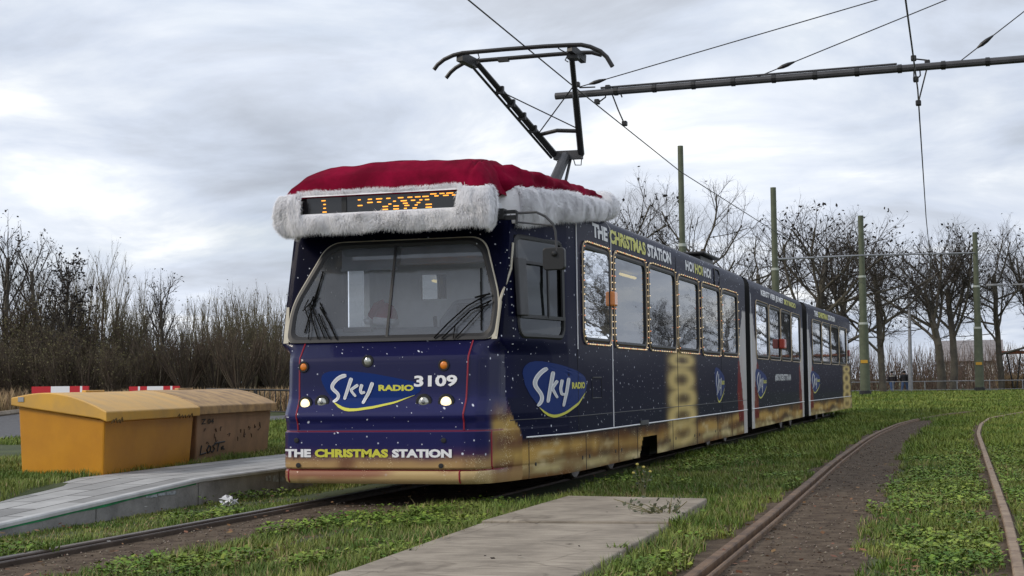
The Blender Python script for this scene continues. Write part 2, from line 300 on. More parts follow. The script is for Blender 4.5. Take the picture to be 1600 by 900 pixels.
def vnoise(P, scale, seed=0):
    """cheap smooth value noise on (n,2|3) points."""
    P = np.asarray(P, float)*scale; r = np.random.default_rng(seed).random(4096); i = np.floor(P).astype(np.int64); f = P-i; f = f*f*(3-2*f); out = 0
    D = P.shape[1]
    for c in range(2**D):
        w = 1; h = seed*131
        for k in range(D):
            b = (c >> k) & 1; w = w*(f[:, k] if b else 1-f[:, k]); h = h*1+(i[:, k]+b)*(73856093, 19349663, 83492791)[k]
        out = out+w*r[(h ^ (h >> 7)) & 4095]
    return out

# ------------------------------------------------------------------ the ground
def gh(x, y):
    x = np.asarray(x, float); y = np.asarray(y, float)
    far = .35*sstep(y, 42, 82)
    bank = .24*sstep(-x, 7.9, 8.6)*sstep(y, 9.5, 12.5) + .28*sstep(-x, 14, 19)*sstep(y, 34, 41)
    return np.maximum(far, bank)
xs = np.unique(np.concatenate([np.linspace(-900, -60, 18), np.linspace(-60, -12, 50), np.linspace(-12, 6, 145), np.linspace(6, 60, 30), np.linspace(60, 900, 16)]))
ys = np.unique(np.concatenate([np.linspace(-300, 0, 10), np.linspace(0, 30, 160), np.linspace(30, 110, 100), np.linspace(110, 1500, 24)]))
GX, GY = np.meshgrid(xs, ys, indexing='ij'); GZ = gh(GX, GY); nx, ny = GX.shape
idx = np.arange(nx*ny).reshape(nx, ny)
gF = np.stack([idx[:-1, :-1], idx[1:, :-1], idx[1:, 1:], idx[:-1, 1:]], -1).reshape(-1, 4)
soil = mat('lawn_soil', (.035, .048, .016), .95, color2=(.075, .092, .026), vscale=.9, bump=.6, bscale=25, c2range=(.35, .65))
struct(link_mesh('ground', np_mesh('ground', np.stack([GX, GY, GZ], -1).reshape(-1, 3), gF), soil, smooth=True))

# rail lines (x as a function of y)
RL = np.array([(-1.5, 2), (-1.60, 6), (-1.664, 9.07), (-1.757, 12.64), (-2.032, 20.8), (-2.2, 28), (-2.235, 32.1), (-2.16, 38.6), (-1.9, 43.1), (-1.245, 47.95), (.0, 52.5), (2.6, 57.5), (7, 62.5)])
RR = np.array([(.16, 2), (.14, 6), (.127, 9.42), (.102, 12.64), (.022, 17.03), (-.145, 26.2), (-.25, 32), (-.23, 38), (-.02, 44), (.976, 49.8), (2.6, 53.5), (5, 57), (9, 60.5)])
def smooth_line(P, n):
    t = np.concatenate([[0], np.cumsum(np.linalg.norm(np.diff(P, axis=0), axis=1))]); tt = np.linspace(0, t[-1], n)
    out = np.stack([np.interp(tt, t, P[:, k]) for k in range(P.shape[1])], 1)
    for _ in range(int(n*.03)+2): out[1:-1] = .25*out[:-2]+.5*out[1:-1]+.25*out[2:]
    return out
RLs, RRs = smooth_line(RL, 160), smooth_line(RR, 160)
def strip(name, A, B, m, dz, kind=True):
    V = np.concatenate([np.c_[A, gh(A[:, 0], A[:, 1])+dz], np.c_[B, gh(B[:, 0], B[:, 1])+dz]]); n = len(A); i = np.arange(n-1)
    o = link_mesh(name, np_mesh(name, V, np.stack([i, n+i, n+i+1, i+1], 1)), m); return struct(o)
dirt = mat('trodden_soil', (.066, .047, .034), .95, spec=.1, color2=(.165, .127, .092), vscale=6.0, bump=.8, bscale=45, c2range=(.35, .7))
DR = smooth_line(np.array([(-.55, 2), (-.65, 6), (-.72, 9.2), (-.9, 12.2), (-1.02, 16.8), (-1.15, 21), (-1.38, 30), (-1.40, 41), (-1.0, 47), (.2, 52.4), (2.7, 57.3), (7.1, 62.4)]), 160)
strip('track_soil', RLs, DR, dirt, .006)
tA = np.stack([np.full(160, -6.2), np.linspace(2, 48, 160)], 1); tB = np.stack([np.full(160, -4.75), np.linspace(2, 48, 160)], 1)
strip('tram_track_soil', tA, tB, dirt, .006)
strip('rail_edge_soil', np.c_[RLs[:, 0]-.30, RLs[:, 1]], np.c_[RLs[:, 0]+.0, RLs[:, 1]], dirt, .004)
strip('rail_edge_soil', np.c_[RRs[:, 0]-.26, RRs[:, 1]], np.c_[RRs[:, 0]+.10, RRs[:, 1]], dirt, .005)
# left road behind the bins, right path behind the lawn
yy = np.linspace(14, 120, 60)
strip('road', np.c_[np.full(60, -27.0), yy], np.c_[np.full(60, -17.4), yy], 'asphalt', .02)
kb = MB(); kb.tube([(-27.1, y, float(gh(-27.1, y))+.06) for y in np.linspace(14, 120, 40)], .1, 6); struct(kb.build('road_kerb', 'concrete'))
xx = np.linspace(-30, 40, 60)
strip('footpath', np.c_[xx, np.full(60, 80.8)+.02*xx], np.c_[xx, np.full(60, 83.2)+.02*xx], 'pathm', .02)
def sweep_rail(name, P, m, label, side, w=.07, h=.045, lip=True):
    d = np.gradient(P, axis=0); d /= np.linalg.norm(d, axis=1)[:, None]; nrm = np.stack([d[:, 1], -d[:, 0]], 1); mb = MB()
    z0 = gh(P[:, 0], P[:, 1])
    def prof(o0, o1, top):
        n = len(P); vs = []
        for i in range(n):
            for (o, z) in ((o0, -.02), (o0, top-.008), (o0+.008, top), (o1-.008, top), (o1, top-.008), (o1, -.02)): vs.append((P[i, 0]+nrm[i, 0]*o, P[i, 1]+nrm[i, 1]*o, z0[i]+z))
        fs = [(i*6+k, i*6+k+1, (i+1)*6+k+1, (i+1)*6+k) for i in range(n-1) for k in range(5)]+[tuple(range(6)), tuple((n-1)*6+k for k in range(6))]
        mb.add(vs, fs)
    prof(-w/2, w/2, h)
    if lip:
        g = side*(w/2+.045); prof(min(g, g+side*.028), max(g, g+side*.028), h*.8)
    return tag(mb.build(name, m, origin=(P[0, 0], P[0, 1], 0)), label, 'rail')
tr = np.linspace(2, 75, 60)
sweep_rail('rail', np.c_[np.full(60, -6.235), tr], 'rail', 'dark worn steel rail beside the low platform, running under the tram', 1, w=.075, h=.055)
sweep_rail('rail', np.c_[np.full(60, -4.80), tr], 'rail', 'steel rail sunk in grass between the tram nose and the concrete slabs', -1, w=.07, h=.03)
sweep_rail('rail', RLs, 'rust', 'rusty grooved rail curving along the left edge of bare soil', 1, w=.068, h=.055)
sweep_rail('rail', RRs, 'rust_pale', 'pale rusty single rail nearest the right edge, curving away in grass', -1, w=.068, h=.05, lip=False)

# ------------------------------------------------------------------ platform
KX = -7.4
def ptop(y): return float(np.interp(y, [8.2, 13.54, 60], [.0, .26, .26]))
pys = np.concatenate([np.linspace(8.4, 13.54, 14), np.linspace(14, 46, 20)])
def pback(y): return float(np.interp(y, [8, 11.7, 13.5, 16.1, 46], [-7.9, -8.36, -8.78, -8.94, -8.94]))
paving = bpy.data.materials.new('grey_paving'); paving.use_nodes = True
_n = paving.node_tree; _b = _n.nodes['Principled BSDF']; _b.inputs['Roughness'].default_value = .8
_t = _n.nodes.new('ShaderNodeTexCoord'); _br = _n.nodes.new('ShaderNodeTexBrick'); _br.inputs['Scale'].default_value = 1.0
_br.inputs['Brick Width'].default_value = .9; _br.inputs['Row Height'].default_value = .3; _br.inputs['Mortar Size'].default_value = .010
_br.inputs['Color1'].default_value = (.25, .247, .24, 1); _br.inputs['Color2'].default_value = (.44, .435, .425, 1); _br.inputs['Mortar'].default_value = (.05, .05, .045, 1)
_mp = _n.nodes.new('ShaderNodeMapping'); _mp.inputs['Rotation'].default_value = (0, 0, math.radians(90))
_nz = _n.nodes.new('ShaderNodeTexNoise'); _nz.inputs['Scale'].default_value = 3; _nz.inputs['Detail'].default_value = 8
_mm = _n.nodes.new('ShaderNodeMix'); _mm.data_type = 'RGBA'; _mm.blend_type = 'MULTIPLY'; _mm.inputs[0].default_value = .6
_rp = _n.nodes.new('ShaderNodeValToRGB'); _rp.color_ramp.elements[0].position = .35; _rp.color_ramp.elements[0].color = (.6, .6, .6, 1); _rp.color_ramp.elements[1].position = .6
_n.links.new(_t.outputs['Object'], _mp.inputs[0]); _n.links.new(_mp.outputs[0], _br.inputs[0]); _n.links.new(_t.outputs['Object'], _nz.inputs[0]); _n.links.new(_nz.outputs[0], _rp.inputs[0])
_n.links.new(_br.outputs[0], _mm.inputs[6]); _n.links.new(_rp.outputs[0], _mm.inputs[7]); _n.links.new(_mm.outputs[2], _b.inputs['Base Color'])
plat = empty('tram_platform', (KX, 13.5, 0), 'low grey paved tram stop platform ramping down beside the yellow bins', 'platform')
n = len(pys)
pv = [(KX-.085, y, ptop(y)) for y in pys]+[(pback(y), y, ptop(y)) for y in pys]
MB().add(pv, [(i, i+1, n+i+1, n+i) for i in range(n-1)]).add([(pback(y), y, ptop(y)) for y in pys]+[(pback(y), y, -.1) for y in pys], [(i, i+1, n+i+1, n+i) for i in range(n-1)]).build('paving', [paving], plat)
kb = MB(); k_ = []
for y in pys: k_ += [(KX-.085, y, ptop(y)-.05), (KX-.085, y, ptop(y)+.006), (KX-.012, y, ptop(y)+.006), (KX, y, ptop(y)-.006), (KX, y, ptop(y)-.03)]
kb.add(k_, [(i*5+a, i*5+a+1, (i+1)*5+a+1, (i+1)*5+a) for i in range(n-1) for a in range(4)]); kb.build('kerb_edge', 'kerb', plat)
wb = MB(); joints = [8.4, 9.9, 11.7, 13.5, 15.3, 17.1, 18.9, 22.5, 30, 46]
for a, b in zip(joints[:-1], joints[1:]):
    for y0, y1 in zip(np.linspace(a+.006, b-.006, 7)[:-1], np.linspace(a+.006, b-.006, 7)[1:]):
        wb.add([(KX-.012, y0, -.1), (KX-.012, y1, -.1), (KX-.012, y1, ptop(y1)-.03), (KX-.012, y0, ptop(y0)-.03)], [(0, 1, 2, 3)])
wb.add([(KX-.03, 8.4, -.1), (KX-.03, 46, -.1), (KX-.03, 46, .22), (KX-.03, 13.5, .22), (KX-.03, 8.4, 0)], [(0, 1, 2, 3, 4)])
wb.build('edge_wall', 'concwall', plat)
gp = MB()
gy = np.linspace(9.2, 13.45, 60)
gw = .012+.016*vnoise(np.c_[gy, gy*0], 2.2, 3)
gp.add([(KX-.008, y, ptop(y)-.031) for y in gy]+[(KX-.008, y, ptop(y)-.031-w) for y, w in zip(gy, gw)], [(i, i+1, 60+i+1, 60+i) for i in range(59)])
gp.build('green_edge_stripe', 'green', plat)
# torn posters on the edge wall
pt = MB()
for (y, z, w, h) in ((12.9, .16, .34, .035), (12.62, .155, .2, .028), (15.02, .17, .12, .06), (15.2, .16, .13, .085), (15.36, .14, .1, .06)):
    pt.add([(KX-.006, y-w/2, z-h/2+.01), (KX-.006, y+w/2, z-h/2), (KX-.006, y+w/2*.9, z+h/2), (KX-.006, y-w/2, z+h/2*.8)], [(0, 1, 2, 3)])
pt.build('sticker_remnant', mat('torn_paper', (.42, .46, .5), .7, color2=(.15, .16, .17), vscale=22), plat)
lm = MB(); lp = at(362, 783, 2, .05)
for k in range(14):
    a = rng.normal(0, 1, 3)*np.array([.05, .06, .025])+lp; b = a+rng.normal(0, .05, 3); c = a+rng.normal(0, .05, 3); a[2] = abs(a[2]); lm.add([a, b, c, (a+b+c)/3+np.array([0, 0, .03])], [(0, 1, 3), (1, 2, 3), (2, 0, 3)])
tag(lm.build('plastic_litter', 'litter', origin=tuple(lp)), 'crumpled white plastic scrap in the weeds below the platform edge', 'litter')
# concrete slabs in the foreground
def slab(p, top, label):
    mb = MB(); mb.prism([(x, y, -.08) for x, y in p], (0, 0, top+.08)); o = mb.build('concrete_slab', 'concrete', origin=(p[0][0], p[0][1], 0), bevel=.012)
    return tag(o, label, 'concrete slab', 'concrete slabs lying in the grass')
slab([(-3.74, 11.215), (-2.31, 11.345), (-2.43, 13.63), (-3.76, 13.80)], .108, 'far concrete slab with worn corner beside the leafy weed')
slab([(-3.55, 8.14), (-2.20, 8.26), (-2.305, 11.31), (-3.735, 11.175)], .094, 'middle concrete slab with dead leaves and pale scratches on it')
slab([(-3.35, 5.1), (-2.06, 5.2), (-2.195, 8.225), (-3.545, 8.105)], .105, 'nearest concrete slab cut off by the bottom edge')

# ================================================================== THE TRAM
XC, YF, HW = -5.5, 13.46, 1.38
tram = empty('tram', (XC, YF, 0), 'dark blue starry articulated tram standing beside the low platform', 'tram')
ZK = [.2, .225, .245, .275, .335, .350, .356, .364, .372, .708, .716, .73, .80, .855, .88, 1.0, 1.03, 1.38, 1.42, 1.56, 1.60, 2.6, 2.85, 3.03, 3.2]
OK_ = [.09, .045, .016, .0, .0, .018, .03, .03, .0, .0, .03, .035, .028, -.004, 0, .075, .085, .11, .12, .265, .292, .585, .66, .72, .75]
def pY(z): return np.interp(z, ZK, OK_)
KL = np.array([(0, 0), (.5, 0), (.84, .008), (.95, .05), (1.02, .13), (1.08, .29), (1.14, .55), (1.22, .95), (1.30, 1.4), (1.36, 1.85), (1.38, 2.2)])
KU = np.array([(0, 0), (.5, 0), (.84, 0), (.96, 0), (1.07, .001), (1.118, .006), (1.135, .05), (1.20, .5), (1.28, 1.1), (1.36, 1.8), (1.38, 2.2)])
KW = np.array([1, 1, 1, 1, 1, 1, .92, .66, .35, .1, 0])
WINS1 = [(14.10, 15.22, 1.585, 2.60), (15.86, 17.08, 1.59, 2.64), (17.28, 19.0, 1.575, 2.645), (19.18, 20.92, 1.575, 2.645), (21.1, 22.68, 1.575, 2.62), (22.95, 24.58, 1.565, 2.62), (24.78, 26.38, 1.575, 2.62)]
def wz(): return np.unique(np.round(np.concatenate([ZK[1:23], np.arange(.225, 2.85, .04), [1.60, 2.62], [2.90, 2.95, 2.99, 3.02, 3.035]]), 4))
ZR = wz(); ZR = ZR[(ZR >= .225)]
half = []
for k in range(len(KL)-1):
    m = max(2, int(np.linalg.norm(KL[k+1]-KL[k])/.022))
    for t in np.linspace(0, 1, m, endpoint=False): half.append([*(KL[k]*(1-t)+KL[k+1]*t), *(KU[k]*(1-t)+KU[k+1]*t), KW[k]*(1-t)+KW[k+1]*t])
ysd = np.unique(np.round(np.concatenate([np.arange(2.2, 13.87, .05), [13.87], *[[a-YF+.03, b-YF-.03] for a, b, _, _ in WINS1[1:]], [18.52-YF, 18.75-YF, 19.55-YF, 19.62-YF]]), 4))
half += [[HW, y, HW, y, 0] for y in ysd]; half = np.array(half)
def cols_at(z):
    s = float(sstep(z, 1.42, 1.58)); sh = float(np.interp(z, [2.85, 2.93, 2.99, 3.035], [0, .012, .05, .12]))
    return half[:, 0]*(1-s)+half[:, 2]*s-sh*np.clip(half[:, 0]/1.3, 0, 1), half[:, 1]*(1-s)+half[:, 3]*s+pY(z)*half[:, 4]
_cc = {}
def surfdx(y, z):
    k = round(float(z), 3)
    if k not in _cc: _cc[k] = cols_at(k)
    dx, yy_ = _cc[k]; sel = dx > .8
    return float(np.interp(y-YF, yy_[sel], dx[sel]))
def F1(side, y, z, eps=0.0): return np.array([XC+side*(surfdx(y, z)+eps), y, z])
def side_at(px, py):
    X = -4.12
    for _ in range(8):
        P = at(px, py, 0, X); X = XC+surfdx(P[1], P[2])
    return P[1], P[2]
def front_at(px, py, off=0.0):
    Y = YF
    for _ in range(8):
        P = at(px, py, 1, Y); Y = YF+float(pY(P[2]))+off
    return P[0], P[2]
def Ff(x, z, eps=0.0): return np.array([x, YF+float(pY(z))-eps, z])
def fbm(P, s, seed): return .5*vnoise(P, s, seed)+.3*vnoise(P, s*2.1, seed+1)+.2*vnoise(P, s*4.3, seed+2)
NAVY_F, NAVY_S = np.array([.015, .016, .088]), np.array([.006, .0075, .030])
GOLD, PALE, BROWN, PURP = np.array([.50, .33, .125]), np.array([.62, .50, .28]), np.array([.085, .035, .022]), np.array([.085, .035, .075])
def lerp(a, b, t): t = np.asarray(t)[:, None]; return a*(1-t)+b*t
def gold_print(s, z, seed):
    """soft amber glow: two wavy glowing bands over brown, darker towards the top"""
    N = len(s); n = fbm(np.c_[s*.55, z*1.5], 1.0, seed)-.5; n2 = fbm(np.c_[s*1.6, z*5], 1.0, seed+9); n3 = fbm(np.c_[s*.9, z*.5], 1.0, seed+17)
    c = lerp(np.tile(np.array([.15, .062, .022]), (N, 1)), np.array([.055, .026, .022]), sstep(n2, .42, .66))
    zc = .47+.05*np.sin(s*1.15+seed)+.22*n; b1 = np.exp(-((z-zc)/(.052+.05*n3))**2)*(.6+.8*sstep(n3, .35, .6)); zd = .285+.03*np.sin(s*.8+2)+.14*n; b2 = np.exp(-((z-zd)/.06)**2)
    c = lerp(c, np.array([.56, .35, .10]), np.clip(b1, 0, 1)*.9); c = lerp(c, np.array([.52, .42, .20]), np.clip(b2, 0, 1)*(.4+.6*sstep(n2, .38, .58)))
    return lerp(c, PALE*1.1, sstep(n2, .62, .75)*np.clip(b1+b2, 0, 1)*.8)
def paint_side(s, z, s0, s1, rings, santa, logo_red=False):
    """printed wrap of a side wall: navy, golden foot, stacked golden rings, red and white ends. -> rgb, star mask"""
    N = len(s); c = np.tile(NAVY_S, (N, 1)); star = np.ones(N)
    for (rc, hw, zt) in rings:
        I = np.zeros(N); core = np.zeros(N)
        for zc, hh in zip(np.array([1.44, 1.17, .90, .66, .44])*zt/1.44, (.09, .14, .14, .15, .15)):
            w = hw*(.80+.20*(1.5-zc)); e = np.sqrt(((s-rc-.06*np.sin(zc*9))/w)**2+((z-zc)/hh)**2)
            I = np.maximum(I, np.exp(-((e-.85)/.40)**2)); core = np.maximum(core, np.exp(-(e/.6)**2))
        lo = sstep(1.62-z, 0, .06)*np.exp(-((s-rc)/(hw*1.15))**8)
        c = lerp(c, np.array([.12, .075, .035]), lo*.85); c = lerp(c, np.array([.66, .50, .20]), np.clip(I*1.05, 0, 1)*lo); star *= 1-lo
    low = (z < .622).astype(float); g = gold_print(s, z, 21)
    topdark = sstep(z, .50, .63)*.8
    g = lerp(g, np.array([.045, .022, .022]), topdark); 
    ringmask = np.zeros(N)
    for (rc, hw, zt) in rings: ringmask = np.maximum(ringmask, np.exp(-((s-rc)/(hw*1.15))**8))
    c = lerp(c, g, low*(1-ringmask*.75)); star *= 1-low*.92
    if santa:
        for (e0, sg) in santa:
            d = (s-e0)*sg
            edge = .95-.35*sstep(z, 1.5, 2.6)+.25*(fbm(np.c_[s, z*1.3], 1.6, 40)-.5)
            white = ((d < edge*(.42+.45*np.exp(-((z-1.75)/.6)**2))) & (z < 2.35)).astype(float)
            red = ((d < edge*1.05) & (z < 1.75-.3*d) & (z > .45)).astype(float)
            red *= sstep(d, .16, .24) if sg > 0 else sstep(d, .2, .28)
            rc_ = lerp(np.tile(np.array([.22, .012, .018]), (N, 1)), np.array([.09, .004, .008]), fbm(np.c_[s*2, z*2], 1.5, 44))
            c = lerp(c, rc_, red); c = c*(1-red[:, None])+rc_*red[:, None]
            c = lerp(c, np.array([.55, .53, .52]), white*(.75+.25*fbm(np.c_[s*5, z*2], 1, 46))); star *= 1-np.maximum(red, white)
    return c, star
def sheet(name, cols_xyz, ZRW, holes, s_of, parent, paint):
    """cols_xyz: function z -> (n,3) points along the wall; cells whose centre satisfies holes() are left out"""
    P = np.stack([cols_xyz(z) for z in ZRW], 1); nC, nZ = P.shape[:2]; idx = np.arange(nC*nZ).reshape(nC, nZ)
    q = np.stack([idx[:-1, :-1], idx[1:, :-1], idx[1:, 1:], idx[:-1, 1:]], -1).reshape(-1, 4); V = P.reshape(-1, 3)
    cen = V[q].mean(1); keep = ~holes(cen); q = q[keep]
    me = np_mesh(name, V, q); col, st = paint(V)
    a = me.attributes.new('paint', 'FLOAT_COLOR', 'POINT'); a.data.foreach_set('color', np.c_[col, st].astype(np.float32).ravel())
    return me
# ---- section one shell
def cols1(z):
    dx, y = cols_at(z); r = np.c_[XC+dx, YF+y, np.full(len(dx), z)]; l = np.c_[XC-dx, YF+y, np.full(len(dx), z)]
    return np.concatenate([l[::-1][:-1], r])
WS = np.array([(-1.035, 1.60), (1.035, 1.60), (1.065, 1.93), (.87, 2.535), (-.72, 2.535), (-1.03, 1.93)])
def in_poly(x, y, P):
    r = np.zeros(len(x), bool); n = len(P)
    for i in range(n):
        x0, y0 = P[i]; x1, y1 = P[(i+1) % n]
        c = ((y0 > y) != (y1 > y)) & (x < (x1-x0)*(y-y0)/(y1-y0+1e-12)+x0); r ^= c
    return r
def holes1(c):
    h = np.zeros(len(c), bool); dx = c[:, 0]-XC; y, z = c[:, 1], c[:, 2]
    for a, b, z0, z1 in WINS1: h |= (np.abs(dx) > 1.12) & (y > a+.03) & (y < b-.03) & (z > z0+.03) & (z < z1-.03)
    h |= (y < 14.2) & in_poly(dx*1.03, z, WS) & (np.abs(dx) < 1.075)
    h |= (y > 18.52) & (y < 19.58) & (z < .46-.0*y) & (z < .225+(y-18.48)*.9) & (np.abs(dx) > 1)
    return h
def paint1(V):
    dx = np.abs(V[:, 0]-XC); y, z = V[:, 1], V[:, 2]
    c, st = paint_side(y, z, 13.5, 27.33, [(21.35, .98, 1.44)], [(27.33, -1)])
    wf = 1-sstep(dx, 1.0, 1.2); wf = np.where(y > 14.4, 0, np.maximum(wf, 1-sstep(y, 13.75, 14.15)))
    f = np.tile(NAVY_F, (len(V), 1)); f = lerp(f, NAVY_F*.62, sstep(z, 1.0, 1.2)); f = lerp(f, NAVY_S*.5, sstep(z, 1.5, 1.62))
    sx = V[:, 0]
    g = gold_print(sx, z, 61); pn = fbm(np.c_[sx, z], 2.2, 65)
    t = sstep(.60-z+.10*(pn-.5), 0, .20); pan = lerp(f, PURP, np.clip(t*1.6, 0, 1)); pan = lerp(pan, lerp(np.tile(np.array([.42, .27, .12]), (len(V), 1)), np.array([.2, .10, .055]), sstep(pn, .4, .62)), sstep(t, .45, 1.0)); f = np.where((z < .71)[:, None], pan, f)
    bump = lerp(np.tile(np.array([.50, .36, .17]), (len(V), 1)), np.array([.30, .14, .085]), sstep(fbm(np.c_[sx*1.2, z*5], 1.0, 66), .38, .6)*sstep(z, .23, .30)); f = np.where((z < .352)[:, None], bump, f)
    stf = np.where(z < .48, .15, 1.0)
    # golden corner behind the nose seam
    cg = sstep(dx, 1.03, 1.07)*sstep(1.02-z+.12*(pn-.5), 0, .28)
    gb = fbm(np.c_[y*2.2+sx*2.2, z*2.6], 1.3, 77); cgold = lerp(np.tile(np.array([.13, .055, .04]), (len(V), 1)), np.array([.50, .33, .10]), np.clip(np.exp(-((z-.78-.3*(gb-.5))/.09)**2)+np.exp(-((z-.47)/.07)**2)*.8+.25*sstep(gb, .45, .6), 0, 1)); cgold = lerp(cgold, np.array([.42, .27, .12]), sstep(.36-z, 0, .05)*.7); f = lerp(f, cgold, cg); stf = stf*(1-.85*cg)
    cut = (y < 14.22+.25*sstep(z, .62, .95)*-1) & (z < 1.02)
    wf = np.where(cut, 1, np.where(z < 1.02, 0, wf)); wf = np.where(dx < 1.0, 1, wf)
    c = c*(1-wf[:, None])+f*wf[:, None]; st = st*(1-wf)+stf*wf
    seam = (np.abs(z-.353) < .006) | (np.abs(z-.714) < .006)
    c = np.where((seam & (dx < 1.1) & (y < 14))[:, None], np.array([.16, .008, .02]), c)
    return c, st
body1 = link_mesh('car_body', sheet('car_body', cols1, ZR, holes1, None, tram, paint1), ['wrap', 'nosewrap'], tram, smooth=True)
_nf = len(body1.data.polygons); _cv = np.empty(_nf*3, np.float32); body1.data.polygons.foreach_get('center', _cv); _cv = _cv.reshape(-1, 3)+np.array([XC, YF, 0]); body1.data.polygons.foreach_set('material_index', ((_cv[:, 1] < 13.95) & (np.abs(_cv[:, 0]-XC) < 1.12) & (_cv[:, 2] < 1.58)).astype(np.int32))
body1['label'] = 'front section with rounded nose under the Santa hat'
# ---- straight sections two and three
class Sec:
    def __init__(s, p0, p1, wins, rear=False):
        s.p0 = np.array([*p0, 0.]); d = np.array([*p1, 0.])-s.p0; s.L = np.linalg.norm(d); s.d = d/s.L; s.n = np.array([s.d[1], -s.d[0], 0]); s.wins = wins; s.rear = rear
    def inset(s, t): return .32*sstep(t, s.L-1.6, s.L) if s.rear else 0*np.asarray(t)
    def f(s, side, t, z, eps=0.0):
        o = (eps if side > 0 else -2*HW-eps)-(side*float(s.inset(t))+float(np.interp(z, [2.85, 2.93, 2.99, 3.035], [0, .012, .05, .12]))*side)
        return s.p0+s.d*t+s.n*o+np.array([0, 0, z])
def ev(a, b, n, gap): w = (b-a-gap*(n-1))/n; return [(a+i*(w+gap), a+i*(w+gap)+w) for i in range(n)]
S2 = Sec((-4.13, 27.95), (-4.215, 36.95), [(*w, 1.58, 2.62) for w in ev(.75, 8.35, 4, .16)])
S3 = Sec((-4.20, 37.75), (-4.02, 49.6), [(*w, 1.58, 2.62) for w in ev(.95, 11.0, 5, .18)], rear=True)
bodies = [body1]
for S, rings, santa in ((S2, [], [(0, 1), (S2.L, -1)]), (S3, [(9.0, 1.0, 1.44)], [(0, 1)])):
    ts = np.unique(np.round(np.concatenate([np.arange(0, S.L, .06), [S.L], *[[a+.03, b-.03] for a, b, _, _ in S.wins]]), 4))
    me_parts = []
    zr = ZR[ZR >= .27]; zr = np.concatenate([[.27], zr])
    def cols(z, S=S, ts=ts): return np.array([S.f(-1, t, z) for t in ts[::-1]]+[S.f(1, t, z) for t in ts])
    def hol(c, S=S):
        r = c-S.p0; t = r@S.d; z = c[:, 2]; o = np.abs(r@S.n+HW); h = (t < .002) | (t > S.L-.002)*False
        for a, b, z0, z1 in S.wins: h |= (t > a+.03) & (t < b-.03) & (z > z0+.03) & (z < z1-.03)
        h |= (o < .6)
        return h
    def pnt(V, S=S, rings=rings, santa=santa):
        t = (V-S.p0)@S.d; return paint_side(t, V[:, 2], 0, S.L, rings, santa)
    b = link_mesh('car_body', sheet('car_body', cols, zr, hol, None, tram, pnt), 'wrap', tram, smooth=True); bodies.append(b)
    b['label'] = 'short middle section' if S is S2 else 'rear section, farthest along the track'
# ---- windows (frame, pane and the string of lights round each)
def rrect(a, b, z0, z1, r, n=5):
    o = []
    for (cx, cz, a0) in ((b-r, z1-r, 0), (a+r, z1-r, 90), (a+r, z0+r, 180), (b-r, z0+r, 270)):
        for k in range(n+1): t = math.radians(a0+90*k/n); o.append((cx+r*math.cos(t), cz+r*math.sin(t)))
    return o
def window(body, fn, side, a, b, z0, z1, glass='glass', lights=True, r=.13, tilt=0):
    mb = MB(); out = rrect(a, b, z0, z1, r); inn = rrect(a+.045, b-.045, z0+.045, z1-.045, r-.035); n = len(out)
    def ring(A, B, ea, eb): mb.add([fn(side, *p, ea) for p in A]+[fn(side, *p, eb) for p in B], [(i, (i+1) % n, n+(i+1) % n, n+i) for i in range(n)])
    mid = rrect(a+.018, b-.018, z0+.018, z1-.018, r-.012)
    ring(out, mid, .004, .016); ring(mid, inn, .016, .012); ring(inn, inn, .012, -.03)
    mb.mi(1).add([fn(side, *p, -.006 if not tilt else -.045+tilt*(p[0]-a)) for p in inn], [tuple(range(n))])
    w = mb.build('window', ['rubber', glass], body)
    if lights:
        lo = rrect(a-.028, b+.028, z0-.028, z1+.028, r+.02, 6); tb = MB(); tb.mi(0).tube([fn(side, *p, .012) for p in lo+lo[:1]], .008, 5, caps=False)
        P = np.array(lo+lo[:1]); t = np.concatenate([[0], np.cumsum(np.linalg.norm(np.diff(P, axis=0), axis=1))]); far = a > 19 or body is not body1
        for j, q in enumerate(np.arange(0, t[-1], .15 if far else .075) if body is body1 else []):
            y, z = np.interp(q, t, P[:, 0]), np.interp(q, t, P[:, 1]); c = fn(side, y, z, .03); rr = .0085
            tb.mi(2 if j % 5 == 3 else 1).add([c+np.array(v)*rr for v in ((1, 0, 0), (0, 1, 0), (-1, 0, 0), (0, -1, 0), (0, 0, 1), (0, 0, -1))], [(0, 1, 4), (1, 2, 4), (2, 3, 4), (3, 0, 4), (1, 0, 5), (2, 1, 5), (3, 2, 5), (0, 3, 5)])
        fl = tb.build('fairy_lights', ['halo', 'bulb', 'bulb2'], body)
    return w
for i, (a, b, z0, z1) in enumerate(WINS1):
    for sd in (1, -1): window(body1, F1, sd, a, b, z0, z1, 'cabglass' if i == 0 else 'glass', lights=(sd > 0 and i > 0), tilt=.045 if i == 1 else 0)
for S, bd in ((S2, bodies[1]), (S3, bodies[2])):
    for (a, b, z0, z1) in S.wins:
        for sd in (1, -1): window(bd, S.f, sd, a, b, z0, z1, lights=sd > 0)
